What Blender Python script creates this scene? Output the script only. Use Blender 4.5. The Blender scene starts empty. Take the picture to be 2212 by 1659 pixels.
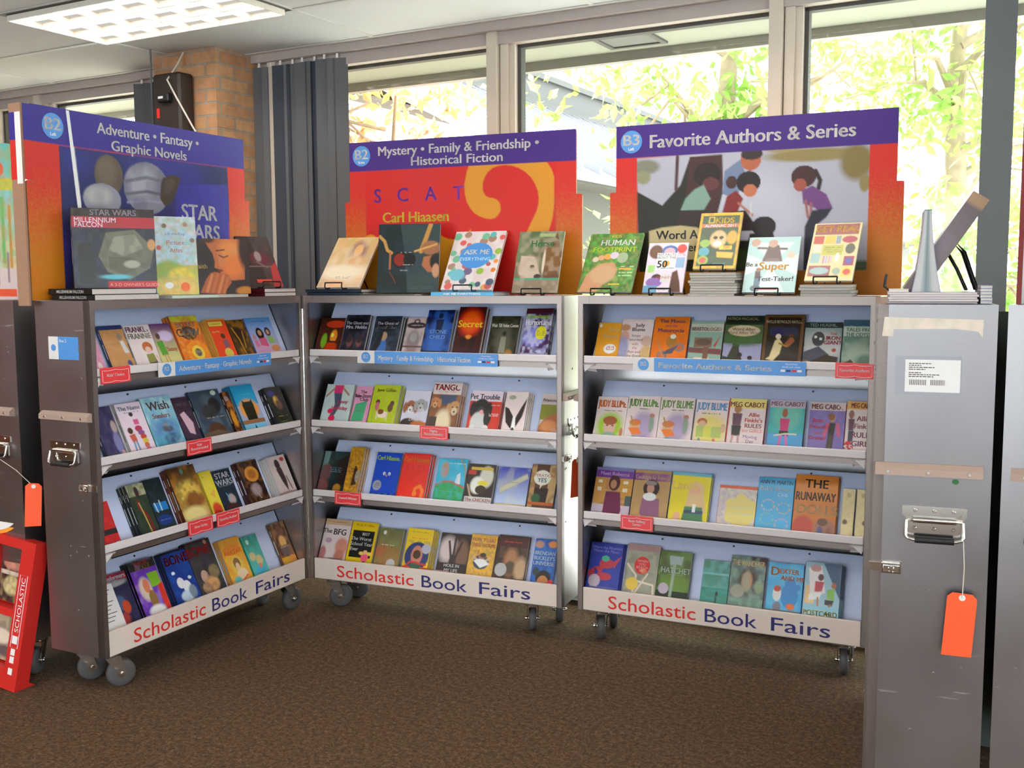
import bpy, math, random
import numpy as np
from mathutils import Matrix, Vector
S = bpy.context.scene
COL = S.collection
rnd = random.Random(7)
RNG = np.random.default_rng(5)

# ------------------------------------------------------------------ camera
F, PITCH, ROLL, CAMZ = 2242.76, 0.0996, 0.005, 1.5678
cam = bpy.data.cameras.new('camera'); cam_o = bpy.data.objects.new('camera', cam); COL.objects.link(cam_o)
fw = Vector((0, math.cos(PITCH), -math.sin(PITCH))); rt = Vector((1, 0, 0)); dn = Vector((0, -math.sin(PITCH), -math.cos(PITCH)))
R_ = math.cos(ROLL) * rt + math.sin(ROLL) * dn; D_ = -math.sin(ROLL) * rt + math.cos(ROLL) * dn
m = Matrix((R_, -D_, -fw)).transposed().to_4x4(); m.translation = (0, 0, CAMZ)
cam_o.matrix_world = m
cam.sensor_width = 36; cam.lens = 36 * F / 2212; cam.clip_start = 0.05; cam.clip_end = 300
S.camera = cam_o

# ------------------------------------------------------------------ view, sky, sun
S.view_settings.view_transform = 'Standard'; S.view_settings.look = 'None'
S.view_settings.exposure = 0.5; S.view_settings.gamma = 1.0; S.view_settings.use_curve_mapping = False
try:
    S.cycles.use_denoising = True; S.cycles.max_bounces = 8; S.cycles.diffuse_bounces = 4; S.cycles.glossy_bounces = 4
    S.cycles.transparent_max_bounces = 12; S.cycles.caustics_reflective = False; S.cycles.caustics_refractive = False
    S.cycles.sample_clamp_indirect = 6.0
except Exception:
    pass
W = bpy.data.worlds.new('sky'); S.world = W; W.use_nodes = True
bg = W.node_tree.nodes['Background']; bg.inputs[0].default_value = (0.86, 0.93, 1.0, 1); bg.inputs[1].default_value = 5.0
sun = bpy.data.lights.new('sun', 'SUN'); sun.energy = 20.0; sun.angle = 0.02; sun.color = (1, .985, .96)
sun_o = bpy.data.objects.new('sun', sun); COL.objects.link(sun_o)
WY = math.radians(-29.0)                     # the window wall runs along this yaw
WU = Vector((math.cos(WY), math.sin(WY), 0)); WN = Vector((-math.sin(WY), math.cos(WY), 0))
MW = Matrix.Rotation(WY, 4, 'Z')             # room frame: x along the window wall, y towards it
sd = (WU * 0.25 - WN * 0.16 - Vector((0, 0, 1)) * 1.0).normalized()
sun_o.rotation_euler = sd.to_track_quat('-Z', 'Y').to_euler()

# ------------------------------------------------------------------ materials
def lin(c):
    c = np.asarray(c, float); return np.where(c <= .04045, c / 12.92, ((c + .055) / 1.055) ** 2.4)
def hx(h, k=1.0):
    v = lin([int(ch, 16) / 15 for ch in h]) * k
    return np.clip(v, 0, .88)
def srgb(r, g, b): return tuple(float(x) for x in lin([r / 255, g / 255, b / 255])) + (1,)
class NT:
    def __init__(s, name):
        s.m = bpy.data.materials.new(name); s.m.use_nodes = True; s.t = s.m.node_tree; s.b = s.t.nodes['Principled BSDF']; s.out = s.t.nodes['Material Output']
    def n(s, typ, **kw):
        x = s.t.nodes.new(typ)
        for k, v in kw.items():
            if k in x.inputs: x.inputs[k].default_value = v
            else: setattr(x, k, v)
        return x
    def l(s, a, b): s.t.links.new(a, b)
def mat(name, col, rough=.5, metal=0., noise=0., scale=30., bump=0., spec=.5, stretch=None, rnoise=0.):
    t = NT(name); b = t.b
    b.inputs['Base Color'].default_value = col if len(col) == 4 else tuple(col) + (1,)
    b.inputs['Roughness'].default_value = rough; b.inputs['Metallic'].default_value = metal
    b.inputs['Specular IOR Level'].default_value = spec
    if noise or bump or rnoise:
        tc = t.n('ShaderNodeTexCoord'); src = tc.outputs['Object']
        if stretch:
            mp = t.n('ShaderNodeMapping'); mp.inputs['Scale'].default_value = stretch; t.l(src, mp.inputs['Vector']); src = mp.outputs[0]
        nz = t.n('ShaderNodeTexNoise', Scale=scale, Detail=4.0); t.l(src, nz.inputs['Vector'])
        if noise:
            mx = t.n('ShaderNodeMix', data_type='RGBA'); c = b.inputs['Base Color'].default_value
            mx.inputs['A'].default_value = [x * (1 - noise) for x in c[:3]] + [1]; mx.inputs['B'].default_value = [min(1, x * (1 + noise)) for x in c[:3]] + [1]
            t.l(nz.outputs['Fac'], mx.inputs['Factor']); t.l(mx.outputs['Result'], b.inputs['Base Color'])
        if rnoise:
            mr = t.n('ShaderNodeMapRange'); mr.inputs['From Min'].default_value = .3; mr.inputs['From Max'].default_value = .7
            mr.inputs['To Min'].default_value = max(.02, rough - rnoise); mr.inputs['To Max'].default_value = min(1, rough + rnoise)
            t.l(nz.outputs['Fac'], mr.inputs['Value']); t.l(mr.outputs[0], b.inputs['Roughness'])
        if bump:
            bp = t.n('ShaderNodeBump', Strength=bump, Distance=.002); t.l(nz.outputs['Fac'], bp.inputs['Height']); t.l(bp.outputs[0], b.inputs['Normal'])
    return t.m
M = {}
def m_alu():
    t = NT('brushed_aluminium'); b = t.b; b.inputs['Metallic'].default_value = 1.0; tc = t.n('ShaderNodeTexCoord')
    n1 = t.n('ShaderNodeTexNoise', Scale=2.2, Detail=3.0); t.l(tc.outputs['Object'], n1.inputs['Vector'])
    mp = t.n('ShaderNodeMapping'); mp.inputs['Scale'].default_value = (4, 4, 55); t.l(tc.outputs['Object'], mp.inputs['Vector'])
    n2 = t.n('ShaderNodeTexNoise', Scale=1.6, Detail=5.0, Roughness=.7); t.l(mp.outputs[0], n2.inputs['Vector'])
    r = t.n('ShaderNodeMapRange'); r.inputs['From Min'].default_value = .3; r.inputs['From Max'].default_value = .7; r.inputs['To Min'].default_value = .30; r.inputs['To Max'].default_value = .40
    t.l(n1.outputs['Fac'], r.inputs['Value'])
    sc = t.n('ShaderNodeMapRange'); sc.inputs['From Min'].default_value = .64; sc.inputs['From Max'].default_value = .74; sc.inputs['To Max'].default_value = .30; t.l(n2.outputs['Fac'], sc.inputs['Value'])
    ad = t.n('ShaderNodeMath', operation='ADD'); t.l(r.outputs[0], ad.inputs[0]); t.l(sc.outputs[0], ad.inputs[1]); t.l(ad.outputs[0], b.inputs['Roughness'])
    mx = t.n('ShaderNodeMix', data_type='RGBA'); mx.inputs['A'].default_value = srgb(166, 162, 164); mx.inputs['B'].default_value = srgb(184, 180, 182); t.l(n1.outputs['Fac'], mx.inputs['Factor']); t.l(mx.outputs['Result'], b.inputs['Base Color'])
    return t.m
M['alu'] = m_alu()
M['alu_edge'] = mat('aluminium_edge', srgb(156, 143, 139), .42, 1., .03, 4.)  # darker, browner tint stands in for the dim room the frames reflect
M['alu_back'] = mat('dull_aluminium', srgb(165, 165, 170), .5, .85, .1, 12.)
M['chrome'] = mat('chrome', srgb(225, 222, 218), .14, 1.)
M['steel'] = mat('bright_steel', srgb(215, 212, 208), .22, 1., rnoise=.08, scale=40)
M['board'] = mat('blue_grey_board', srgb(206, 217, 250), .55, 0, .04, 60., spec=.3)
M['lip'] = mat('white_shelf_lip', srgb(222, 214, 216), .4, 0, .04, 20.)
M['panel'] = mat('cream_white_panel', srgb(226, 210, 200), .4, 0, .04, 12.)
M['rubber'] = mat('grey_rubber', srgb(84, 81, 82), .6, 0, .1, 20.)
M['black'] = mat('black_rubber', srgb(22, 22, 25), .5)
M['wire'] = mat('black_wire', srgb(18, 18, 20), .35)
M['red'] = mat('glossy_red_card', srgb(208, 42, 36), .38, 0, .05, 12.)
M['darkred'] = mat('dull_red_print', srgb(120, 34, 34), .6)
M['tagred'] = mat('red_tag_card', srgb(232, 62, 66), .4, 0, .03, 20.)
M['orange'] = mat('orange_tag_paper', srgb(255, 92, 45), .6, 0, .03, 20.)
M['white'] = mat('white_ink', srgb(240, 236, 236), .45)
M['redink'] = mat('red_ink', srgb(222, 45, 38), .45)
M['navyink'] = mat('navy_ink', srgb(42, 40, 110), .45)
M['skyblue'] = mat('sky_blue_card', srgb(84, 150, 222), .4, 0, .03, 15.)
M['card'] = mat('brown_cardboard', srgb(165, 125, 100), .75, 0, .08, 40.)
M['string'] = mat('white_string', srgb(220, 210, 195), .8)
M['paper'] = mat('white_paper', srgb(225, 222, 222), .6, 0, .05, 20.)
M['clear'] = mat('clear_sleeve', srgb(160, 160, 170), .25, 0, .05, 8.)
M['strip'] = mat('worn_tape', srgb(214, 200, 186), .6, 0, .25, 30.)
M['green'] = mat('green_sticker', srgb(60, 120, 70), .5)
M['ceil'] = mat('ceiling_tile', srgb(200, 200, 199), .85, 0, .04, 220., .08)
M['tbar'] = mat('ceiling_grid_bar', srgb(196, 194, 190), .6)
M['rail'] = mat('taupe_rail', srgb(180, 168, 163), .45, 0, .04, 10.)
M['batten'] = mat('taupe_batten', srgb(172, 148, 136), .5, 0, .06, 20.)
M['gapboard'] = mat('grey_green_board', srgb(84, 94, 88), .6, 0, .06, 10.)
M['mulch'] = mat('bark_mulch_bed', srgb(178, 172, 156), .95, 0, .3, 9.)
M['frame'] = mat('beige_window_frame', srgb(205, 192, 178), .45, 0, .04, 10.)
M['frame_d'] = mat('dark_gasket', srgb(70, 66, 62), .6)
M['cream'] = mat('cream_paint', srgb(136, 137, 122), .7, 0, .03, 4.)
M['fascia'] = mat('grey_fascia', srgb(138, 134, 130), .6, 0, .06, 6.)
M['wallp'] = mat('cream_wall', srgb(236, 232, 224), .8, 0, .03, 5.)
M['vinyl'] = mat('pale_vinyl_floor', srgb(190, 190, 190), .4, 0, .06, 3.)
M['backwall'] = mat('cool_grey_wall', srgb(168, 174, 188), .8, 0, .04, 3.)
M['wood'] = mat('dark_wood_panel', srgb(150, 72, 38), .6, 0, .25, 6., stretch=(1, 1, .15))
M['slat'] = mat('slate_blind_fabric', srgb(98, 99, 102), .8, 0, .05, 90., .05)
M['slat_d'] = mat('slate_blind_edge', srgb(60, 66, 78), .8)
M['speaker'] = mat('dark_brown_plastic', srgb(46, 35, 31), .5, 0, .1, 30.)
M['cable'] = mat('white_cable', srgb(215, 205, 195), .6)
M['bark'] = mat('tree_bark', srgb(150, 132, 110), .9, 0, .3, 14., .4)
M['roofm'] = mat('standing_seam_roof', srgb(150, 150, 160), .45, .3, .05, 3.)
M['darkwall'] = mat('dark_eave_wall', srgb(98, 97, 94), .8, 0, .06, 4.)
M['ground'] = mat('pale_gravel', srgb(186, 187, 180), .95, 0, .2, 6.)
M['concrete'] = mat('concrete_path', srgb(220, 220, 216), .9, 0, .1, 8.)
def m_printed(name, rough):
    t = NT(name); a = t.n('ShaderNodeAttribute', attribute_name='Col'); t.l(a.outputs['Color'], t.b.inputs['Base Color'])
    t.b.inputs['Roughness'].default_value = rough; t.b.inputs['Specular IOR Level'].default_value = .5
    tc = t.n('ShaderNodeTexCoord'); nz = t.n('ShaderNodeTexNoise', Scale=14.0); t.l(tc.outputs['Object'], nz.inputs['Vector'])
    bp = t.n('ShaderNodeBump', Strength=.12, Distance=.004); t.l(nz.outputs['Fac'], bp.inputs['Height']); t.l(bp.outputs[0], t.b.inputs['Normal'])
    return t.m
M['print'] = m_printed('glossy_printed_cover', .32)
M['board_print'] = m_printed('printed_foam_board', .5)
def m_pages():
    t = NT('page_edges'); tc = t.n('ShaderNodeTexCoord'); wv = t.n('ShaderNodeTexWave', Scale=320.0, Distortion=1.0); wv.bands_direction = 'Z'
    t.l(tc.outputs['Object'], wv.inputs['Vector']); mx = t.n('ShaderNodeMix', data_type='RGBA')
    mx.inputs['A'].default_value = srgb(196, 186, 180); mx.inputs['B'].default_value = srgb(228, 220, 214)
    t.l(wv.outputs['Fac'], mx.inputs['Factor']); t.l(mx.outputs['Result'], t.b.inputs['Base Color']); t.b.inputs['Roughness'].default_value = .8
    return t.m
M['pages'] = m_pages()
CP = [srgb(40, 31, 27), srgb(160, 130, 104), srgb(92, 72, 56)]
def m_carpet():
    t = NT('brown_carpet'); tc = t.n('ShaderNodeTexCoord')
    n1 = t.n('ShaderNodeTexNoise', Scale=120.0, Detail=6.0, Roughness=.75); n2 = t.n('ShaderNodeTexNoise', Scale=24.0, Detail=6.0, Roughness=.7); n3 = t.n('ShaderNodeTexNoise', Scale=1.2, Detail=2.0)
    n4 = t.n('ShaderNodeTexNoise', Scale=52.0, Detail=5.0, Roughness=.7)
    for x in (n1, n2, n3, n4): t.l(tc.outputs['Object'], x.inputs['Vector'])
    rp = t.n('ShaderNodeValToRGB'); e = rp.color_ramp.elements
    e[0].position = .30; e[0].color = CP[0]; e[1].position = .72; e[1].color = CP[1]
    x = e.new(.5); x.color = CP[2]
    mm = t.n('ShaderNodeMath', operation='MULTIPLY_ADD'); mm.inputs[1].default_value = .55; t.l(n1.outputs['Fac'], mm.inputs[0])
    m2 = t.n('ShaderNodeMath', operation='MULTIPLY'); m2.inputs[1].default_value = .45; t.l(n4.outputs['Fac'], m2.inputs[0]); t.l(m2.outputs[0], mm.inputs[2])
    t.l(mm.outputs[0], rp.inputs['Fac'])
    mx = t.n('ShaderNodeMix', data_type='RGBA', blend_type='MULTIPLY'); mx.inputs['Factor'].default_value = .5
    r2 = t.n('ShaderNodeValToRGB'); e2 = r2.color_ramp.elements; e2[0].position = .35; e2[0].color = (.60, .68, .56, 1); e2[1].position = .65; e2[1].color = (1.0, .80, .68, 1)
    t.l(n2.outputs['Fac'], r2.inputs['Fac']); t.l(rp.outputs['Color'], mx.inputs['A']); t.l(r2.outputs['Color'], mx.inputs['B'])
    t.l(mx.outputs['Result'], t.b.inputs['Base Color']); t.b.inputs['Roughness'].default_value = .95; t.b.inputs['Specular IOR Level'].default_value = .15
    bp = t.n('ShaderNodeBump', Strength=.6, Distance=.006); t.l(n1.outputs['Fac'], bp.inputs['Height']); t.l(bp.outputs[0], t.b.inputs['Normal'])
    return t.m
M['carpet'] = m_carpet()
def m_brick(name, c1, c2, mort, bw=.21, bh=.068):
    t = NT(name); tc = t.n('ShaderNodeTexCoord'); sx = t.n('ShaderNodeSeparateXYZ'); t.l(tc.outputs['Object'], sx.inputs[0])
    ad = t.n('ShaderNodeMath', operation='ADD'); t.l(sx.outputs[0], ad.inputs[0]); t.l(sx.outputs[1], ad.inputs[1])
    cb = t.n('ShaderNodeCombineXYZ'); t.l(ad.outputs[0], cb.inputs[0]); t.l(sx.outputs[2], cb.inputs[1])
    br = t.n('ShaderNodeTexBrick'); br.inputs['Scale'].default_value = 1.0; br.inputs['Mortar Size'].default_value = .006; br.inputs['Brick Width'].default_value = bw; br.inputs['Row Height'].default_value = bh
    br.inputs['Color1'].default_value = c1; br.inputs['Color2'].default_value = c2; br.inputs['Mortar'].default_value = mort; br.inputs['Mortar Smooth'].default_value = .3; br.inputs['Bias'].default_value = -.1
    t.l(cb.outputs[0], br.inputs['Vector'])
    nz = t.n('ShaderNodeTexNoise', Scale=22.0, Detail=4.0); t.l(tc.outputs['Object'], nz.inputs['Vector'])
    mx = t.n('ShaderNodeMix', data_type='RGBA', blend_type='OVERLAY'); mx.inputs['Factor'].default_value = .35
    t.l(br.outputs['Color'], mx.inputs['A']); t.l(nz.outputs['Fac'], mx.inputs['B']); t.l(mx.outputs['Result'], t.b.inputs['Base Color'])
    bp = t.n('ShaderNodeBump', Strength=.6, Distance=.008, invert=True); t.l(br.outputs['Fac'], bp.inputs['Height']); t.l(bp.outputs[0], t.b.inputs['Normal']); t.b.inputs['Roughness'].default_value = .85
    return t.m
M['brick'] = m_brick('tan_brick', srgb(198, 150, 108), srgb(172, 122, 88), srgb(160, 146, 132))
M['brick2'] = m_brick('brown_garden_brick', srgb(170, 140, 112), srgb(140, 116, 92), srgb(170, 160, 148))
def m_leaf(name, c1, c2):
    t = NT(name); oi = t.n('ShaderNodeTexCoord'); nz = t.n('ShaderNodeTexNoise', Scale=2.2, Detail=2.0); t.l(oi.outputs['Object'], nz.inputs['Vector'])
    mx = t.n('ShaderNodeMix', data_type='RGBA'); mx.inputs['A'].default_value = c1; mx.inputs['B'].default_value = c2
    mr = t.n('ShaderNodeMapRange'); mr.inputs['From Min'].default_value = .35; mr.inputs['From Max'].default_value = .65; t.l(nz.outputs['Fac'], mr.inputs['Value']); t.l(mr.outputs[0], mx.inputs['Factor'])
    tr = t.n('ShaderNodeBsdfTranslucent'); df = t.n('ShaderNodeBsdfDiffuse'); ms = t.n('ShaderNodeMixShader'); ms.inputs[0].default_value = .5
    t.l(mx.outputs['Result'], tr.inputs[0]); t.l(mx.outputs['Result'], df.inputs[0]); t.l(df.outputs[0], ms.inputs[1]); t.l(tr.outputs[0], ms.inputs[2]); t.l(ms.outputs[0], t.out.inputs[0])
    return t.m
M['leafg'] = m_leaf('spring_green_leaves', srgb(136, 172, 76), srgb(172, 198, 122))
M['leafo'] = m_leaf('orange_leaves', srgb(226, 188, 112), srgb(222, 160, 132))
def m_emit(name, col, st):
    t = NT(name); e = t.n('ShaderNodeEmission'); e.inputs[0].default_value = col; e.inputs[1].default_value = st; t.l(e.outputs[0], t.out.inputs[0]); return t.m
def m_lamp():
    t = NT('fluorescent_diffuser'); e = t.n('ShaderNodeEmission'); e.inputs[0].default_value = (1, .93, .84, 1); tc = t.n('ShaderNodeTexCoord'); sx = t.n('ShaderNodeSeparateXYZ'); t.l(tc.outputs['Object'], sx.inputs[0])
    def cell(o, off, size, c, wd):            # 1 over the tube, falling off towards the cell edges
        a = t.n('ShaderNodeMath', operation='MULTIPLY_ADD'); a.inputs[1].default_value = 1 / size; a.inputs[2].default_value = -off / size; t.l(o, a.inputs[0])
        f = t.n('ShaderNodeMath', operation='FRACT'); t.l(a.outputs[0], f.inputs[0]); d = t.n('ShaderNodeMath', operation='SUBTRACT'); d.inputs[1].default_value = c; t.l(f.outputs[0], d.inputs[0])
        ab = t.n('ShaderNodeMath', operation='ABSOLUTE'); t.l(d.outputs[0], ab.inputs[0]); r = t.n('ShaderNodeMapRange', interpolation_type='SMOOTHSTEP'); r.inputs['From Min'].default_value = wd; r.inputs['From Max'].default_value = wd * .35; t.l(ab.outputs[0], r.inputs['Value']); return r.outputs[0]
    y = cell(sx.outputs[1], .028, (.61 - .056) / 3, .5, .30); x = cell(sx.outputs[0], .022, (1.22 - .044) / 6, .45, .5)
    p = t.n('ShaderNodeMath', operation='MULTIPLY'); t.l(x, p.inputs[0]); t.l(y, p.inputs[1])
    m_ = t.n('ShaderNodeMath', operation='MULTIPLY_ADD'); m_.inputs[1].default_value = 18.0; m_.inputs[2].default_value = .42; t.l(p.outputs[0], m_.inputs[0]); t.l(m_.outputs[0], e.inputs[1]); t.l(e.outputs[0], t.out.inputs[0]); return t.m
M['lamp'] = m_lamp()
def m_glass():
    t = NT('window_glass'); tr = t.n('ShaderNodeBsdfTransparent'); gl = t.n('ShaderNodeBsdfGlossy'); gl.inputs['Roughness'].default_value = .02; tr.inputs[0].default_value = (.96, .98, .96, 1)
    lw = t.n('ShaderNodeLayerWeight'); fr = t.n('ShaderNodeMath', operation='POWER'); fr.inputs[1].default_value = 5.0; t.l(lw.outputs['Facing'], fr.inputs[0]); f2 = t.n('ShaderNodeMath', operation='MULTIPLY_ADD'); f2.inputs[1].default_value = .9; f2.inputs[2].default_value = .03; t.l(fr.outputs[0], f2.inputs[0]); ms = t.n('ShaderNodeMixShader'); t.l(f2.outputs[0], ms.inputs[0]); t.l(tr.outputs[0], ms.inputs[1]); t.l(gl.outputs[0], ms.inputs[2]); t.l(ms.outputs[0], t.out.inputs[0])
    return t.m
M['glass'] = m_glass()
def m_louver():
    t = NT('louver_white'); t.b.inputs['Base Color'].default_value = srgb(235, 226, 212); t.b.inputs['Roughness'].default_value = .4; return t.m
M['louver'] = m_louver()

# ------------------------------------------------------------------ mesh builder
_txt = {}
def text_mesh(s, bold=0.0):
    k = (s, bold)
    if k in _txt: return _txt[k]
    cu = bpy.data.curves.new('t', 'FONT'); cu.body = s; cu.size = 1.0; cu.offset = bold; cu.resolution_u = 3
    o = bpy.data.objects.new('t', cu); COL.objects.link(o)
    me = bpy.data.meshes.new_from_object(o.evaluated_get(bpy.context.evaluated_depsgraph_get()))
    v = np.zeros(len(me.vertices) * 3, 'f'); me.vertices.foreach_get('co', v); v = v.reshape(-1, 3)[:, :2]
    f = [tuple(p.vertices) for p in me.polygons]
    bpy.data.objects.remove(o); bpy.data.curves.remove(cu); bpy.data.meshes.remove(me)
    mn, mx = (v.min(0), v.max(0)) if len(v) else (np.zeros(2), np.ones(2))
    _txt[k] = (v, f, mn, mx); return _txt[k]
class MB:
    def __init__(s): s.V = []; s.F = []; s.C = []; s.M = []; s.S = []; s.n = 0
    def add(s, v, f, c=None, m=0, smooth=False):
        v = np.asarray(v, float).reshape(-1, 3); k = len(v)
        s.V.append(v); s.F += [tuple(i + s.n for i in p) for p in f]; s.M += [m] * len(f); s.S += [smooth] * len(f)
        c = np.ones(3) if c is None else np.asarray(c, float)
        s.C.append(np.broadcast_to(c, (k, 3)) if c.ndim == 1 else c); s.n += k; return s
    def box(s, x0, x1, y0, y1, z0, z1, c=None, m=0, bev=0.0):
        if bev <= 0:
            v = [(x, y, z) for x in (x0, x1) for y in (y0, y1) for z in (z0, z1)]
            return s.add(v, [(0, 1, 3, 2), (4, 6, 7, 5), (0, 4, 5, 1), (2, 3, 7, 6), (0, 2, 6, 4), (1, 5, 7, 3)], c, m)
        b = bev; v = []
        for sx, X in ((1, x0), (-1, x1)):
            for sy, Y in ((1, y0), (-1, y1)):
                for sz, Z in ((1, z0), (-1, z1)):
                    v += [(X, Y + sy * b, Z + sz * b), (X + sx * b, Y, Z + sz * b), (X + sx * b, Y + sy * b, Z)]
        i = lambda a, b_, c_, k: (a * 4 + b_ * 2 + c_) * 3 + k
        f = []
        for a in (0, 1): f.append([i(a, 0, 0, 0), i(a, 0, 1, 0), i(a, 1, 1, 0), i(a, 1, 0, 0)])
        for a in (0, 1): f.append([i(0, a, 0, 1), i(0, a, 1, 1), i(1, a, 1, 1), i(1, a, 0, 1)])
        for a in (0, 1): f.append([i(0, 0, a, 2), i(0, 1, a, 2), i(1, 1, a, 2), i(1, 0, a, 2)])
        for p in (0, 1):
            for q in (0, 1):
                f.append([i(p, q, 0, 0), i(p, q, 1, 0), i(p, q, 1, 1), i(p, q, 0, 1)])
                f.append([i(p, 0, q, 0), i(p, 1, q, 0), i(p, 1, q, 2), i(p, 0, q, 2)])
                f.append([i(0, p, q, 1), i(1, p, q, 1), i(1, p, q, 2), i(0, p, q, 2)])
                for r in (0, 1): f.append([i(p, q, r, 0), i(p, q, r, 1), i(p, q, r, 2)])
        return s.add(v, [tuple(x) for x in f], c, m)
    def prism(s, poly, a0, a1, axis='z', c=None, m=0):
        n = len(poly); v = []
        for a in (a0, a1):
            for p, q in poly: v.append({'z': (p, q, a), 'y': (p, a, q), 'x': (a, p, q)}[axis])
        f = [tuple(range(n)), tuple(range(2 * n - 1, n - 1, -1))] + [(i, (i + 1) % n, (i + 1) % n + n, i + n) for i in range(n)]
        return s.add(v, f, c, m)
    def tube(s, pts, r, n=8, c=None, m=0, closed=False, rs=None):
        P = [Vector(p) for p in pts]; N = len(P); v = []; up = None
        for i, p in enumerate(P):
            a = P[(i - 1) % N] if (i > 0 or closed) else p; b = P[(i + 1) % N] if (i < N - 1 or closed) else p
            d = (b - a)
            if d.length < 1e-9: d = Vector((0, 0, 1))
            d.normalize()
            if up is None: up = d.orthogonal().normalized()
            up = (up - d * up.dot(d))
            if up.length < 1e-6: up = d.orthogonal()
            up.normalize(); w = d.cross(up); rr = rs[i] if rs else r
            for k in range(n):
                an = 2 * math.pi * k / n; q = p + (up * math.cos(an) + w * math.sin(an)) * rr; v.append(tuple(q))
        f = []
        for i in range(N if closed else N - 1):
            for k in range(n):
                a = i * n + k; b = i * n + (k + 1) % n; j = ((i + 1) % N) * n
                f.append((a, b, j + (k + 1) % n, j + k))
        if not closed: f += [tuple(range(n - 1, -1, -1)), tuple((N - 1) * n + k for k in range(n))]
        return s.add(v, f, c, m, True)
    def lathe(s, prof, n=24, axis='y', cen=(0, 0, 0), c=None, m=0):
        v = []
        for r, h in prof:
            for k in range(n):
                an = 2 * math.pi * k / n; a, b = r * math.cos(an), r * math.sin(an)
                v.append({'y': (cen[0] + a, cen[1] + h, cen[2] + b), 'x': (cen[0] + h, cen[1] + a, cen[2] + b), 'z': (cen[0] + a, cen[1] + b, cen[2] + h)}[axis])
        f = []
        for i in range(len(prof) - 1):
            for k in range(n): f.append((i * n + k, i * n + (k + 1) % n, (i + 1) * n + (k + 1) % n, (i + 1) * n + k))
        f += [tuple(range(n)), tuple((len(prof) - 1) * n + k for k in range(n - 1, -1, -1))]
        return s.add(v, f, c, m, True)
    def text(s, t, O, X, Y, h, c=None, m=0, maxw=None, bold=0., align='c', fit=None):
        """flat lettering: O is the middle (or left end) of the line, X and Y unit directions, h the height of a capital"""
        if bold >= .03:                                  # heavy type: three slightly shifted prints of a bold cut
            for q, r in ((-.035, 0), (-.012, .012), (.012, -.012), (.035, 0)): s.text(t, np.asarray(O) + np.asarray(X) * q * h + np.asarray(Y) * r * h, X, Y, h, c, m, maxw, 0., align, fit)
            return s
        v, f, mn, mx = text_mesh(t, bold)
        if not len(v): return s
        k = h / .69; w = (mx[0] - mn[0]) * k; kx = k
        if fit: kx = k * fit / w
        elif maxw and w > maxw: kx = k * maxw / w
        x = (v[:, 0] - ((mn[0] + mx[0]) / 2 if align == 'c' else mn[0])) * kx; y = (v[:, 1] - .345) * k
        return s.add(np.asarray(O) + np.outer(x, X) + np.outer(y, Y), f, c, m)
    def build(s, name, mats, parent=None, mtx=None, col=False):
        me = bpy.data.meshes.new(name); V = np.concatenate(s.V)
        me.from_pydata(V.tolist(), [], s.F)
        for x in (mats if isinstance(mats, (list, tuple)) else [mats]): me.materials.append(x)
        me.polygons.foreach_set('material_index', np.array(s.M, 'i')); me.polygons.foreach_set('use_smooth', np.array(s.S, 'i'))
        if col:
            ca = me.color_attributes.new('Col', 'FLOAT_COLOR', 'POINT'); C = np.concatenate(s.C)
            ca.data.foreach_set('color', np.concatenate([C, np.ones((len(C), 1))], 1).astype('f').ravel())
        if any(s.S): me.set_sharp_from_angle(angle=math.radians(40)) if hasattr(me, 'set_sharp_from_angle') else None
        me.update()
        o = bpy.data.objects.new(name, me); COL.objects.link(o)
        if parent is not None: o.parent = parent
        if mtx is not None: o.matrix_basis = mtx
        return o
def thing(name, label, cat, mtx, group=None):
    o = bpy.data.objects.new(name, None); COL.objects.link(o); o.empty_display_size = .05; o.matrix_basis = mtx
    o['label'] = label; o['category'] = cat
    if group: o['group'] = group
    return o
def tag(o, label, cat, group=None):
    o['label'] = label; o['category'] = cat
    if group: o['group'] = group
    return o
def struct(o): o['kind'] = 'structure'; return o
def clone(src, mtx, label, group=None):
    """a copy of a thing with copies of its parts and their sub-parts"""
    r = src.copy(); COL.objects.link(r); r.matrix_basis = mtx; r['label'] = label
    if group: r['group'] = group
    for ch in list(src.children):
        c = ch.copy(); COL.objects.link(c); c.parent = r
        for g in ch.children:
            d = g.copy(); COL.objects.link(d); d.parent = c
    return r
def T(x, y, z): return Matrix.Translation((x, y, z))
def RX(a): return Matrix.Rotation(a, 4, 'X')
def RY(a): return Matrix.Rotation(a, 4, 'Y')
def RZ(a): return Matrix.Rotation(a, 4, 'Z')

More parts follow.
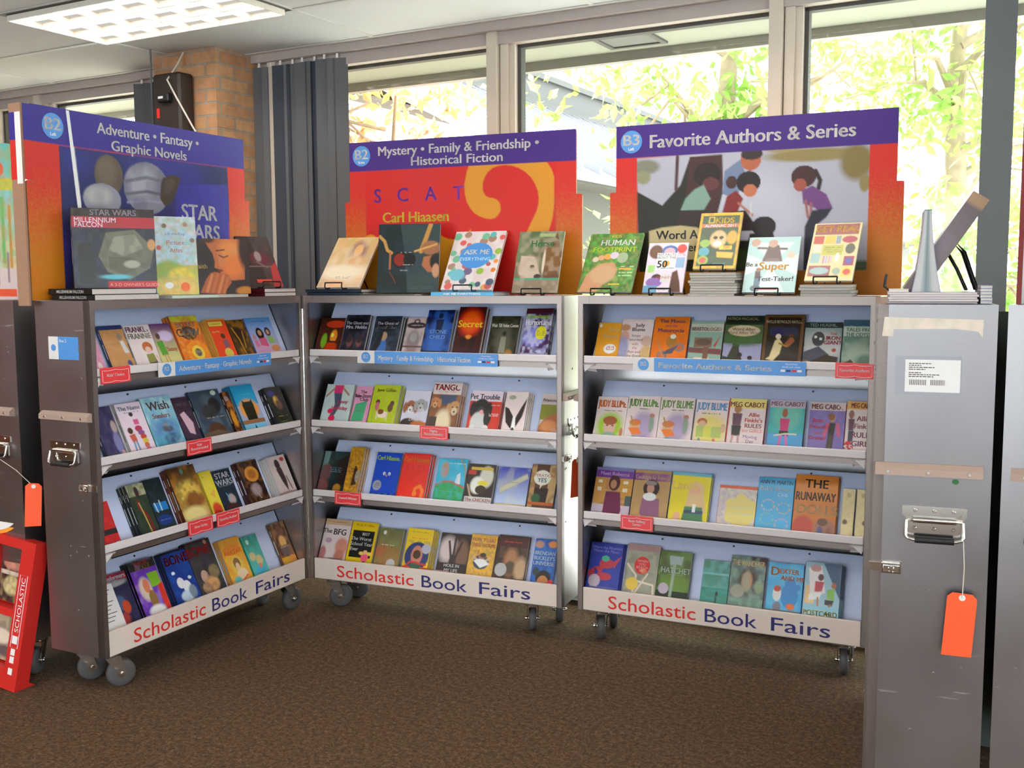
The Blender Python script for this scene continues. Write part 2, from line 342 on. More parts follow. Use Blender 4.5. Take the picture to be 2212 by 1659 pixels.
# ------------------------------------------------------------------ printed art: a small painter on a colour grid
INK = 1.12
def paint(ops, w, h, cell):
    nx = max(12, int(w / cell)); ny = max(12, int(h / cell))
    X, Y = np.meshgrid(np.linspace(0, 1, nx + 1), np.linspace(0, 1, ny + 1))
    im = np.ones((ny + 1, nx + 1, 3)) * .5; texts = []
    rg = np.random.default_rng(len(ops) * 131 + int(w * 1e4))
    def noise(fx):
        g = rg.random((int(fx * h / w) + 3, int(fx) + 3)); gx = X * (g.shape[1] - 1.001); gy = Y * (g.shape[0] - 1.001)
        ix = gx.astype(int); iy = gy.astype(int); a = gx - ix; b = gy - iy; a = a * a * (3 - 2 * a); b = b * b * (3 - 2 * b)
        return (g[iy, ix] * (1 - a) + g[iy, ix + 1] * a) * (1 - b) + (g[iy + 1, ix] * (1 - a) + g[iy + 1, ix + 1] * a) * b
    def put(al, c):
        nonlocal im
        al = np.clip(al, 0, 1)[..., None]; im = im * (1 - al) + hx(c, INK) * al
    def seg(ax, ay, bx, by):
        k = h / w; dx, dy = bx - ax, (by - ay) * k; t = np.clip(((X - ax) * dx + (Y - ay) * k * dy) / (dx * dx + dy * dy + 1e-9), 0, 1)
        return np.hypot(X - ax - t * dx, (Y - ay) * k - t * dy)
    px = 1.0 / nx
    def ell(cx, cy, rx, ry, c, soft=0):
        d = np.hypot((X - cx) / rx, (Y - cy) / ry); sf = max(soft, .5 * px / min(rx, ry * h / w)); put((1 + sf * .5 - d) / sf, c)
    for op in ops.split(';'):
        a = op.split()
        if not a: continue
        k = a[0]
        if k == 'B': im[:] = hx(a[1], INK)
        elif k == 'G': im = hx(a[1], INK) * (1 - Y[..., None]) + hx(a[2], INK) * Y[..., None]
        elif k == 'N': n = noise(float(a[3])); put(np.clip((n - .42) * 3.2, 0, 1) * float(a[2]), a[1])
        elif k == 'E': ell(*map(float, a[1:5]), a[5], float(a[6]) if len(a) > 6 else 0)
        elif k == 'O':
            cx, cy, rx, ry = map(float, a[1:5]); d = np.hypot((X - cx) / rx, (Y - cy) / ry); an = np.arctan2(Y - cy, X - cx)
            put(np.clip(1.4 - np.abs(d - .88) / .1, 0, 1) * (.55 + .45 * np.sign(np.sin(an * 11))), a[5])
        elif k == 'R': x0, y0, x1, y1 = map(float, a[1:5]); put(((X >= x0) & (X <= x1) & (Y >= y0) & (Y <= y1)).astype(float), a[5])
        elif k == 'P':
            q = list(map(float, (','.join(a[2:])).replace(' ', ',').split(','))); P = list(zip(q[::2], q[1::2])); ins = np.zeros_like(X, bool); dm = np.full_like(X, 9.)
            for i in range(len(P)):
                (ax, ay), (bx, by) = P[i], P[(i + 1) % len(P)]
                if ay != by: ins ^= ((ay > Y) != (by > Y)) & (X < (bx - ax) * (Y - ay) / (by - ay) + ax)
                dm = np.minimum(dm, seg(ax, ay, bx, by))
            put(.5 + np.where(ins, dm, -dm) / px, a[1])
        elif k == 'L':
            q = list(map(float, (','.join(a[3:])).split(','))); P = list(zip(q[::2], q[1::2])); dm = np.full_like(X, 9.)
            for i in range(len(P) - 1): dm = np.minimum(dm, seg(*P[i], *P[i + 1]))
            put(.5 + (float(a[2]) * .5 - dm) / px, a[1])
        elif k == 'S':
            x0, y0, x1, y1 = map(float, a[1:5]); n = int(a[6])
            for i in range(n):
                yy = y0 + (y1 - y0) * (i + .5) / n; put(((X > x0) & (X < x1)) * np.clip(1.2 - np.abs(Y - yy) * h / .0022, 0, 1) * (noise(40) > .38), a[5])
        elif k == 'Q':
            x, y, s = map(float, a[1:4]); r = w / h
            for sx in (-1, 1): ell(x + sx * s * .8, y + s * .25 * r, s * .3, s * .75 * r, a[4], .3)
            ell(x, y, s * .75, s * .8 * r, a[4], .2); ell(x, y + s * .5 * r, s * .38, s * .5 * r, a[5], .3)
            ell(x, y + s * .55 * r, s * .14, s * .12 * r, '111')
            for sx in (-1, 1): ell(x + sx * s * .3, y - s * .05 * r, s * .1, s * .1 * r, '111')
        elif k == 'T': texts.append((float(a[1]), float(a[2]), float(a[3]), a[4], ' '.join(a[5:])))
    return im, texts
def grid_faces(nx, ny, off=0):
    j, i = np.mgrid[0:ny, 0:nx]; a = (j * (nx + 1) + i).ravel()
    return np.stack([a, a + nx + 1, a + nx + 2, a + 1], 1).tolist()

# ------------------------------------------------------------------ books
def make_book(name, label, mtx, w, h, t, spine, art, cell=.0027, group=None, bow=.0, hard=0., cat='book'):
    """local frame: x across the cover, y up the cover, z out of the cover; origin at the foot of the back cover"""
    e = thing(name, label, cat, mtx, group)
    im, texts = paint(art, w, h, cell); ny, nx = im.shape[0] - 1, im.shape[1] - 1
    xs = np.linspace(-w / 2, w / 2, nx + 1); ys = np.linspace(h, 0, ny + 1); XX, YY = np.meshgrid(xs, ys)
    ZZ = t + bow * np.clip((XX / w + .5), 0, 1) ** 2 * np.clip(YY / h, 0, 1) ** 3
    b = MB(); b.add(np.stack([XX, YY, ZZ], -1).reshape(-1, 3), grid_faces(nx, ny), im.reshape(-1, 3))
    sp = hx(spine, INK); ct = .0006 + hard
    # turned edges of the front cover, the spine and the back cover
    ex = [(x, 0, t) for x in xs[::6]] + [(w / 2, 0, t)] + [(w / 2, y, t + bow * (y / h) ** 3) for y in np.linspace(0, h, 9)] + [(x, h, t + bow * (x / w + .5) ** 2) for x in np.linspace(w / 2, -w / 2, 9)]
    ne = len(ex); b.add(ex + [(x, y, z - ct - .0004) for x, y, z in ex], [(i, i + 1, ne + i + 1, ne + i) for i in range(ne - 1)], sp * .6 + .25)
    b.box(-w / 2 - .0006, -w / 2 + .0012 + hard, 0, h, 0, t, sp)
    b.box(-w / 2, w / 2, 0, h, 0, ct, sp)
    if t > .012:
        b.box(-w / 2 - .001, -w / 2 - .0006, h * .3, h * .62, t * .36, t * .64, np.clip(.75 - sp, .08, .6)); b.box(-w / 2 - .001, -w / 2 - .0006, h * .72, h * .85, t * .4, t * .6, np.clip(.75 - sp, .08, .6))
    for x, y, hh, c, s_ in texts:
        yy_ = h * (1 - y); zt = t + .0005 + bow * np.clip(x, 0, 1) ** 2 * (1 - y) ** 3 + (.001 if bow else 0)
        b.text(s_, ((x - .5) * w, yy_, zt), (1, 0, 0), (0, 1, 0), hh * h * .8, hx(c, INK), maxw=w * min(.92, 2 * min(x, 1 - x) + .06), bold=.03 if hh > .085 else 0.)
    b.build('cover', M['print'], e, col=True)
    p = MB(); g = .0015 + hard
    p.box(-w / 2 + .0015, w / 2 - g, g, h - g, ct, t - ct)
    p.build('pages', M['pages'], e)
    return e
DATA = '''B0|0.082|0.134|0.191|0.018|1|520|dark red paperback with a green and orange parrot|B 310;N 510 .8 4;E .66 .17 .4 .1 b31;E .3 .62 .12 .2 7a2 .3;E .66 .5 .14 .18 e82 .3;E .62 .8 .24 .17 b30 .4;E .6 .46 .06 .06 fe5;R .5 .62 .8 .66 210
B0|0.220|0.128|0.208|0.030|2|112|black paperback with two small ghostly faces|B 112;N 334 .7 5;E .5 .24 .45 .17 000 .3;E .33 .66 .12 .13 744 .3;E .3 .6 .13 .09 322 .3;E .72 .66 .12 .13 744 .3;E .72 .6 .13 .09 322 .3;R 0 .84 1 1 111;T .5 .2 .09 bbc The Ghost and;T .5 .3 .1 ccd Mrs. Hobbs
B0|0.393|0.140|0.204|0.045|3|112|black paperback with a girl in a blue dress|B 123;N 345 .7 5;E .5 .22 .45 .16 000 .3;P 36a .1,1 .25,.6 .5,.52 .6,.75 .6,1;E .45 .5 .11 .11 a86 .2;P 111 .2,.55 .32,.4 .4,.42 .36,.7 .15,1 0,1;T .5 .18 .085 ccd The Ghost of;T .5 .28 .1 ccd Fossil Glen
B0|0.528|0.101|0.198|0.018|1|332|pale grey guide book with a dark oval title plate|B baa;N 988 .6 6;E .5 .62 .33 .3 877 .4;E .5 .5 .18 .12 999 .3;R 0 .72 1 .76 544;E .55 .2 .5 .08 322;E .55 .1 .15 .06 322;E .55 .1 .09 .03 baa;R 0 0 .05 1 332;S 0.28 0.177 0.88 0.223 ccc 1
B0|0.649|0.134|0.236|0.020|1|123|deep blue paperback with a pale statue figure|B 014;N 25a .9 4;E .5 .55 .33 .4 36b .6;E .5 .12 .09 .06 124;P 124 .35,.2 .65,.2 .6,.5 .4,.5;R 0 .86 1 1 012;T .5 .46 .1 9be STONE;T .5 .57 .1 9be CHILD;S .25 .93 .75 .96 aac 1
B0|0.813|0.133|0.254|0.046|2|310|dark brown paperback with a glowing orange ball|B 300;N 410 .6 5;E .5 .3 .42 .26 c20 .5;E .5 .3 .33 .2 f50 .5;E .5 .58 .12 .04 f82 .6;E .35 .7 .12 .12 200 .4;E .65 .7 .12 .12 200 .4;R 0 .86 1 1 203;T .5 .33 .16 fc3 Secret
B0|0.974|0.138|0.209|0.022|1|211|dark olive paperback with a pale child ghost|B 221;N 443 .7 4;E .5 .55 .28 .35 554 .6;E .52 .4 .06 .05 222;P 887 .42,.48 .6,.48 .62,.85 .4,.85;E .75 .9 .14 .13 a73 .5;T .5 .22 .1 ddc Wait Till Helen Comes
B0|1.130|0.127|0.247|0.030|2|423|purple comic paperback with a yellow round sticker|B 425;N 99c .8 5;E .4 .55 .4 .18 88d .4;N cce .7 8;R 0 0 1 .1 412;E .65 .47 .2 .13 fd2;S .5 .42 .8 .53 875 3;R .1 .86 .9 .92 99b;T .5 .15 .1 ac2 Goosebumps;T .5 .27 .13 eef HorrorLand
B1|0.112|0.152|0.207|0.015|1|abb|pale blue paperback with a skater in pink shoes|B bcc;N cdd .5 4;P 456 .3,.2 .6,.2 .62,.5 .45,.8 .3,.8 .42,.5;P d37 .28,.02 .62,.02 .6,.22 .3,.22;L a75 .06 .3,.1,.05,.3;L a75 .06 .62,.1,.85,.25;E .4 .83 .12 .07 d25;E .3 .66 .1 .06 d25;R .05 .9 .95 .97 332;E .7 .94 .1 .05 bbb;T .68 .42 .11 d46 Jenny;T .62 .58 .11 d46 Holliday
B1|0.245|0.091|0.202|0.015|1|c89|pink paperback with a tilted green note|B d9b;P 396 .15,.45 .8,.36 .75,.85 .05,.88;P 4a7 .17,.47 .78,.39 .74,.83 .08,.86;S 0.15 0.587 0.75 0.653 a54 1;T .5 .14 .09 534 The;T .5 .24 .11 534 Baby-Sitters;T .6 .33 .1 534 Club;R 0 .95 1 1 b78
B1|0.375|0.139|0.216|0.045|3|9a1|lime green paperback with two running children and a dog|B ab1;N bc2 .4 5;E .25 .4 .08 .06 532;E .25 .5 .08 .1 b67;E .8 .42 .08 .06 532;E .76 .52 .1 .1 643;E .5 .68 .2 .08 dcb;E .42 .62 .12 .06 742;E .3 .7 .04 .1 cba;E .68 .72 .04 .1 cba;L 7a5 .03 .15,.6,.15,.85;T .5 .12 .09 762 Jane Gillian;S .2 .9 .8 .95 563 2
B1|0.533|0.133|0.191|0.018|1|aab|white paperback with a spaniel and a grey dog|B ccd;R 0 .8 1 1 a53;Q .3 .4 .26 953 ddd;Q .68 .34 .24 999 bbb;E .3 .85 .3 .14 211 .2;E .7 .9 .3 .14 b62 .3;T .55 .52 .1 dcc MOVIE;T .55 .63 .08 dcc FOR;T .55 .74 .1 dcc DOGS
B1|0.689|0.144|0.239|0.046|3|a76|thick brown paperback with a puppy and a red title|B 742;R 0 0 1 .24 cbb;N 963 .7 4;R 0 0 1 .24 cbb;R .3 .26 .85 .45 346;Q .15 .4 .2 b74 c96;Q .85 .5 .26 b85 cb9;E .5 .85 .28 .3 dca .4;R 0 .7 .3 1 321;T .5 .1 .15 b12 TANGO;S .2 .18 .8 .2 a87 1
B1|0.882|0.154|0.204|0.030|2|a32|red and white paperback with a large black and white dog|B c32;R 0 0 1 .25 dcd;Q .38 .38 .32 111 333;E .35 .75 .25 .25 ccc .2;E .62 .62 .12 .2 222 .2;E .18 .9 .1 .1 ddd;E .6 .9 .1 .1 ddd;E .4 .5 .06 .05 e99;T .45 .14 .15 333 Pet Trouble;S .65 .32 .95 .35 dbb 1;S .65 .52 .95 .6 dbb 3
B1|1.036|0.106|0.207|0.046|4|ccc|white paperback with a black eared collie pup|B dcc;E .3 .13 .16 .05 998 .3;P 211 .02,.35 .2,.38 .5,.6 .42,.85 .15,.7;P 211 .98,.12 .75,.35 .55,.6 .62,.8 .85,.55;P eee .45,.55 .55,.55 .6,.85 .42,.85;E .5 .86 .07 .05 222;E .5 .98 .25 .1 eed
B1|1.195|0.094|0.201|0.016|1|993|green and brown paperback with a resting hand|B cbb;R 0 .25 1 .6 883;P a64 0,.75 .3,.55 .8,.45 1,.4 1,1 0,1;E .5 .75 .4 .14 c85 .4;E .8 .9 .2 .1 c98 .3;T .4 .15 .09 655 Frances
B2|0.082|0.141|0.214|0.018|1|122|dark teal paperback with a witch profile|B 122;N 244 .6 4;P 688 0,0 .25,0 .2,.5 0,.6;E .2 .5 .22 .2 644 .3;E .1 .85 .3 .2 744 .3;P 211 .6,.2 1,.05 1,.7 .8,.9;E .75 .85 .15 .1 a72 .3;S .35 .36 .8 .5 79a 3
B2|0.204|0.077|0.246|0.045|3|853|golden curled paperback with a dark figure|B b81;N 962 .9 5;N da3 .6 9;E .6 .47 .12 .06 210;P 210 .5,.5 .75,.5 .8,.75 .45,.78;R .52 .38 .66 .5 210;E .8 .58 .16 .12 998;N 741 .3 14
B2|0.369|0.135|0.225|0.018|1|03a|royal blue paperback with small owl eyes|B 14b;E .42 .46 .05 .035 fff;E .62 .46 .05 .035 fff;E .43 .465 .02 .015 111;E .61 .465 .02 .015 111;P d90 .48,.49 .56,.49 .52,.53;E .22 .72 .17 .11 99a;S .1 .66 .34 .78 556 3;T .5 .12 .12 bd2 Carl Hiaasen;T .15 .92 .09 4b9 H;T .38 .92 .09 4b9 O;T .62 .92 .09 4b9 O;T .85 .92 .09 4b9 T
B2|0.526|0.141|0.234|0.046|3|b10|red paperback with a small orange curl|B d21;L e72 .11 .6,.84,.62,.72,.78,.66,.9,.75,.88,.9,.75,1;E .62 .82 .08 .06 e72;P e72 0,.92 .15,.88 .6,.9 .7,1 0,1;T .5 .13 .12 e92 Carl Hiaasen;T .2 .27 .06 a24 S;T .4 .27 .06 a24 C;T .6 .27 .06 a24 A;T .8 .27 .06 a24 T
B2|0.705|0.147|0.216|0.020|1|2ac|turquoise paperback with a red dotted border|B 2ac;N 5bd .6 4;E .5 .85 .7 .35 295;E .25 .25 .14 .18 a87 .3;P dde .7,.35 .8,.3 .85,.55 .65,.55;L b54 .05 0,.6,.2,.52,.5,.5,.75,.56,1,.62;L b85 .04 .75,0,.95,.2,1,.4;N 3bd .3 8;S 0.35 0.070 0.95 0.130 cef 1;S 0.20 0.677 0.80 0.763 3b9 1
B2|0.855|0.134|0.200|0.022|1|211|black and white paperback with a yellow beaked bird|B 211;E .7 .3 .25 .25 ccb .3;E .4 .5 .25 .2 eed .3;E .6 .45 .2 .06 dc3;E .55 .6 .2 .1 321;L b97 .06 .05,.5,.2,.75,.4,.85;R .1 .08 .9 .14 ca3;R 0 .16 .3 .25 b32;R 0 .78 1 1 ccc;T .5 .84 .09 b32 The CHICKEN;T .5 .94 .09 b32 Doesn't SKATE
B2|1.014|0.150|0.195|0.014|1|46a|sky blue paperback with a tilted wooden plank sign|G 23a bce;P 998 .06,.5 .92,.12 .98,.25 .14,.64;P bba .08,.52 .92,.14 .96,.24 .14,.62;S .3 .3 .7 .42 766 1;R 0 .86 1 1 cb9;N cca .3 3;S 0.32 0.910 0.92 0.950 a93 1
B2|1.156|0.121|0.217|0.014|1|431|brown paperback with a white speech bubble|B 532;R .7 0 1 .8 b96;R 0 0 .2 1 a85;N 643 .5 4;P 211 .2,.5 .75,.5 .7,.85 .2,.85;E .45 .28 .33 .16 ddc;P ddc .4,.4 .5,.42 .4,.52;E .3 .72 .17 .1 253 .3;R 0 .8 1 .86 a52;R 0 .92 1 1 7bc;T .45 .23 .08 a34 OPERATION;T .45 .33 .11 367 YES
B3|0.084|0.145|0.212|0.014|1|cbb|white paperback with a pinkish giant sketch|B dcc;R 0 0 1 .13 ca8;E .78 .62 .24 .2 c87 .4;E .75 .85 .2 .14 b76 .5;E .1 .8 .13 .16 b77 .4;E .25 .5 .12 .06 b9a .4;E .55 .95 .2 .06 88a .4;T .14 .28 .13 333 The;T .62 .29 .17 333 BFG;S .1 .05 .9 .08 a65 1
B3|0.232|0.142|0.211|0.015|1|b80|yellow paperback with a black panel and a pink angel|B db1;R .08 .2 .92 .82 111;E .7 .8 .14 .12 d57;E .7 .69 .08 .05 da7;E .56 .72 .1 .04 db5;E .86 .72 .1 .04 db5;R .66 .9 .76 .95 542;T .6 .28 .08 ddd BEST;T .45 .39 .1 ddd The Worst;T .5 .51 .1 ddd School Year;T .25 .63 .1 ddd Ever;S .15 .05 .85 .1 a61 2
B3|0.380|0.129|0.195|0.030|2|774|brown landscape paperback with a silver seal|G 564 a74;N 785 .6 4;E .3 .6 .4 .15 a64 .5;E .7 .7 .4 .2 974 .5;N 863 .4 8;E .7 .88 .18 .13 bbb;E .25 .12 .06 .05 ddd .5;S 0.15 0.387 0.75 0.453 dcb 1
B3|0.543|0.134|0.210|0.046|4|b90|golden yellow paperback with a starry blue dome|B db1;E .5 .62 .46 .32 236;N 347 .3 6;E .5 .6 .22 .22 b76;E .5 .58 .15 .1 432;R 0 .85 1 1 c41;E .5 .84 .2 .1 354;L b32 .06 .05,.9,.3,.75,.9,.8;E .82 .44 .17 .11 aab;R 0 0 1 .26 db1;S 0.20 0.053 0.80 0.107 764 1;S 0.20 0.180 0.80 0.260 c52 1
B3|0.719|0.151|0.198|0.018|1|221|dark brown paperback with a reaching pale hand|B 211;E .3 .4 .3 .3 cbb .6;E .75 .5 .25 .35 754 .5;P 322 .35,.9 .4,.5 .6,.5 .62,.9;L 322 .07 .42,.55,.3,.2;L 322 .07 .5,.5,.5,.1;L 322 .07 .58,.55,.72,.2;E .2 .85 .25 .15 c9a .5;R 0 .7 1 .9 211;T .5 .76 .09 ddd HOLE IN;T .5 .87 .09 ddd MY LIFE
B3|0.861|0.128|0.206|0.018|1|c92|mustard yellow paperback with a jumping child|B da3;E .5 .62 .3 .16 345;N 457 .3 12;E .5 .5 .12 .07 a64;E .55 .46 .12 .05 432;L ca8 .08 .2,.52,.4,.6;L ca8 .08 .8,.52,.6,.62;P eee .2,.6 .4,.55 .6,.55 .85,.65 .5,.75;E .35 .4 .03 .05 a63;E .75 .42 .1 .06 b93;T .5 .12 .1 b65 HOW TO EAT;T .5 .24 .1 b65 FRIED WORMS
B3|1.007|0.145|0.215|0.030|2|311|dark brown paperback with a bearded face and silver seal|B 321;N 643 .6 4;E .5 .55 .25 .3 964 .5;E .5 .5 .16 .18 a75 .4;E .5 .68 .18 .14 543 .4;E .85 .7 .2 .25 b97 .6;R 0 .03 1 .25 411;E .2 .74 .2 .14 aaa;R 0 .9 1 1 311;S 0.20 0.083 0.80 0.197 d32 1;S 0.20 0.917 0.80 0.963 cbb 1
B3|1.164|0.106|0.212|0.016|1|27c|blue paperback with a smiling boy and red price sticker|B 25a;N 37c .6 5;E .2 .12 .2 .08 b87 .4;E .8 .1 .2 .07 d83 .4;E .55 .82 .34 .16 111;E .55 .95 .26 .18 b74;E .2 .7 .14 .09 233;E .9 .95 .17 .1 d23;T .5 .3 .1 cdf BRENDAN;T .5 .41 .1 cdf BUCKLEY'S;T .5 .52 .1 cdf UNIVERSE;T .88 .95 .08 fff $2
C0|0.101|0.103|0.182|0.012|1|b82|mustard paperback with round white spectacles|B d92;E .62 .66 .26 .12 eee;L b22 .03 .5,.63,.6,.6,.62,.68,.5,.68,.5,.63;L b22 .03 .68,.63,.78,.6,.8,.68,.68,.68;E .1 .08 .06 .04 eee;T .7 .16 .12 db8 Judy;T .6 .34 .13 db8 Blume;T .5 .93 .11 e75 Freckle
C0|0.223|0.138|0.201|0.012|1|caa|white paperback with a pink haired girl at one edge|B dcc;E .12 .4 .16 .12 c98 .3;E .1 .7 .2 .3 99b .4;E .85 .5 .18 .12 ca9 .3;E .88 .8 .2 .2 ca7 .4;E .12 .2 .16 .08 b86 .4;T .58 .14 .1 544 Judy;T .55 .24 .1 544 Blume;T .5 .38 .07 433 Soupy;T .5 .47 .07 433 Saturdays;T .5 .57 .07 b43 with;T .5 .66 .07 b43 the;T .5 .75 .07 433 Pain and;T .5 .84 .07 433 the Great
C0|0.371|0.149|0.212|0.012|1|b51|bright orange paperback with a mouse on a motorbike|B e71;N d61 .4 5;E .32 .82 .15 .1 877;E .32 .82 .09 .06 c63;E .8 .65 .14 .09 877;E .8 .65 .08 .05 c63;P 556 .3,.8 .45,.7 .75,.6 .6,.78;E .55 .53 .15 .12 a73;E .58 .42 .08 .05 ddc;L b85 .04 .15,.5,.25,.7,.4,.9;T .52 .09 .1 747 The Mouse;T .5 .19 .07 747 and the;T .5 .29 .1 747 Motorcycle
C0|0.522|0.136|0.194|0.012|1|744|grey green paperback with a brown case and red quill|B 8a9;R 0 .06 1 .25 bba;P 744 0,.6 1,.63 1,.76 0,.72;R .15 .38 .7 .6 865;E .42 .48 .24 .08 654;P b33 .75,.55 .95,.3 .8,.6;R .2 .82 .65 .95 dcb;R .45 .6 .6 .95 754;T .5 .18 .1 766 BEASTOLOGIST;S .15 .09 .8 .11 899 1
C0|0.673|0.155|0.220|0.012|1|231|dark green paperback with a big tree and children|B 453;N 572 .7 6;R 0 .55 1 1 99b;R 0 0 1 .18 121;P 332 .1,.9 .25,.6 .2,.4 .45,.4 .42,.65 .5,.9;E .5 .45 .55 .15 463 .6;E .5 .3 .42 .11 cb9;P 232 0,.8 .3,.86 .6,1 0,1;E .45 .78 .07 .05 211;E .42 .88 .1 .08 322;E .72 .83 .06 .04 211;E .74 .93 .07 .08 435;T .5 .06 .07 a97 PATRICIA MACLACHLAN;T .5 .27 .075 544 Word After;T .5 .34 .075 544 Word After Word
C0|0.831|0.155|0.227|0.014|1|532|brown framed paperback with a white gowned dancer|B 642;R .08 .06 .92 .94 210;R .15 .25 .85 .4 225;N 332 .4 5;P dc9 .2,.8 .3,.5 .4,.45 .5,.55 .45,.75 .3,.88 .1,.85;E .38 .42 .07 .05 dcb;P 953 .55,.55 .72,.4 .8,.5 .65,.62;E .7 .4 .06 .04 531;L a73 .05 .42,.55,.6,.6;T .5 .14 .07 cb9 PHYLLIS REYNOLDS NAYLOR
C0|0.984|0.140|0.195|0.014|1|222|grey paperback with a huge metal head|B 899;R 0 0 1 .12 122;E .5 .5 .6 .3 bbb .6;E .38 .36 .17 .16 444;E .3 .32 .04 .03 eee;E .44 .36 .04 .03 eee;P 445 0,.65 .4,.52 .7,.7 .6,1 0,1;P 321 .2,.85 .6,.7 .95,.75 .9,1 .1,1;E .82 .6 .06 .04 a43;E .1 .92 .15 .08 a87 .4;T .5 .06 .08 9aa TED HUGHES;T .78 .25 .07 b22 THE;T .78 .34 .1 b22 IRON;T .78 .44 .1 b22 GIANT
C0|1.118|0.119|0.208|0.014|1|576|grey green paperback with a blue wavy top edge|B 687;N 9a9 .8 5;R 0 0 1 .12 467;L 357 .05 0,.12,.2,.08,.4,.12,.6,.08,.8,.12,1,.08;R 0 .14 1 .33 bcb;E .5 .7 .4 .25 9a9 .6;P 432 0,.9 .3,.8 .5,.95 .5,1 0,1;E .75 .85 .3 .15 576 .6;T .55 .2 .09 566 TALES FROM;T .55 .3 .09 566 THE ODYSSEY
C1|0.114|0.136|0.197|0.012|1|ccc|white paperback with an orange title and green boy|B dcc;E .5 .68 .42 .32 9b3 .5;E .5 .68 .2 .2 ca9;E .5 .55 .23 .1 953;E .42 .66 .04 .02 743;E .6 .66 .04 .02 743;E .5 .9 .22 .1 8a9 .3;E .9 .8 .06 .1 b75;T .5 .16 .2 d72 JUDY BLUME;S .25 .31 .85 .33 655 1
C1|0.254|0.141|0.207|0.012|1|ccc|white paperback with a green title, next to the orange titled one|B dcc;E .55 .65 .35 .3 a9b .5;E .3 .65 .16 .1 ca8;E .3 .58 .18 .07 c74;P d73 .1,.7 .4,.68 .55,.82 .25,.85;L 799 .07 .1,.95,.3,.88,.5,.92;E .8 .42 .08 .05 b76;E .8 .6 .08 .18 898 .3;L a83 .04 .15,.45,.25,.65;T .5 .15 .2 7a5 JUDY BLUME;S .35 .27 .7 .29 433 1
C1|0.399|0.145|0.208|0.012|1|ccc|white paperback with a green title, next to the blue titled one|B dcc;E .55 .65 .35 .3 a9b .5;E .3 .65 .16 .1 ca8;E .3 .58 .18 .07 c74;P d73 .1,.7 .4,.68 .55,.82 .25,.85;L 799 .07 .1,.95,.3,.88,.5,.92;E .8 .42 .08 .05 b76;E .8 .6 .08 .18 898 .3;L a83 .04 .15,.45,.25,.65;T .5 .15 .2 7a5 JUDY BLUME;S .35 .27 .7 .29 433 1
C1|0.546|0.135|0.203|0.012|1|bbb|white paperback with a blue title and yellow scene|B dcc;E .5 .65 .5 .35 dc7 .5;E .25 .48 .15 .08 b64;E .25 .53 .12 .08 ca8;R .1 .58 .85 .8 ab6;R .32 .58 .55 .8 cc5;E .9 .6 .08 .1 ca8;L 899 .08 .2,.85,.25,.97;L c65 .08 .65,.85,.7,.97;T .5 .14 .2 6ad JUDY BLUME;S .2 .28 .8 .31 543 1
C1|0.691|0.150|0.215|0.018|1|b23|yellow topped paperback with a girl in striped socks|B dcc;R 0 0 1 .2 dc7;R 0 .93 1 1 c43;R 0 0 .02 1 b42;E .25 .22 .1 .08 a74;P 645 .12,.3 .38,.3 .36,.55 .14,.55;P 333 .12,.55 .38,.55 .36,.75 .14,.75;L b88 .05 .18,.75,.14,.95;L b88 .05 .32,.75,.34,.95;T .5 .12 .12 844 MEG CABOT;T .7 .32 .1 e65 Allie;T .7 .43 .1 e65 Finkle's;T .7 .54 .1 b66 RULES;T .68 .64 .08 e76 for GIRLS;T .65 .76 .08 758 Moving;T .65 .85 .08 758 Day
C1|0.850|0.140|0.215|0.018|1|723|teal paperback with a girl in a pink shirt|B 3aa;E .5 .3 .4 .28 6ba .5;R 0 0 1 .15 bab;R 0 .65 1 1 49c;E .45 .25 .08 .09 953;P c37 .32,.36 .6,.36 .57,.6 .35,.6;P 322 .33,.6 .58,.6 .6,.7 .32,.7;L c6a .07 .38,.7,.33,.97;L c6a .07 .52,.7,.58,.97;L ddc .04 .2,.7,.5,.66,.8,.66;T .5 .07 .11 756 MEG CABOT
C1|1.007|0.135|0.214|0.018|1|723|violet paperback with a girl in dark trousers|B 76a;N 87b .5 5;R 0 0 1 .16 cbb;E .65 .3 .09 .08 b86;E .62 .28 .1 .07 853;P 222 .55,.4 .75,.4 .72,.65 .55,.65;L c57 .09 .53,.42,.45,.65;L c57 .09 .8,.42,.85,.62;L 433 .1 .6,.65,.56,.97;L 433 .08 .68,.65,.66,.97;T .5 .09 .12 723 MEG CABOT;T .25 .36 .1 d56 Best;T .28 .48 .09 d56 Friends;T .25 .6 .08 d56 and;T .25 .7 .09 d56 Drama
C1|1.128|0.101|0.224|0.018|1|b52|yellow topped paperback with a red price sticker|B dcc;R 0 0 1 .15 da6;R 0 .95 1 1 d62;E .2 .25 .1 .08 965;P 645 .1,.33 .33,.33 .3,.55 .12,.55;P 445 .12,.55 .32,.55 .3,.75 .12,.75;E .15 .86 .18 .12 c23;T .15 .86 .13 eee $5;T .6 .08 .11 822 MEG CABOT;T .65 .32 .11 945 Allie;T .65 .46 .11 945 Finkle;T .65 .62 .12 846 RULES;T .65 .78 .12 846 GIRLS
C2|0.122|0.171|0.222|0.012|1|514|purple paperback with a girl in a maroon coat|B a74;N cb8 .3 8;R 0 0 1 .05 77a;R 0 .05 1 .2 638;R 0 .2 .3 .7 b84;R .65 .2 1 .6 b83;R .08 .25 .2 .32 dcb;R .75 .25 .88 .32 dcb;R .08 .4 .2 .47 dcb;R .75 .4 .88 .47 dcb;R .85 .55 1 .75 455;R 0 .75 1 1 bab;E .52 .3 .15 .16 412;E .5 .33 .08 .09 a75;P 614 .32,.48 .7,.48 .78,.85 .72,1 .3,1;T .5 .12 .09 cad Meet Rebecca
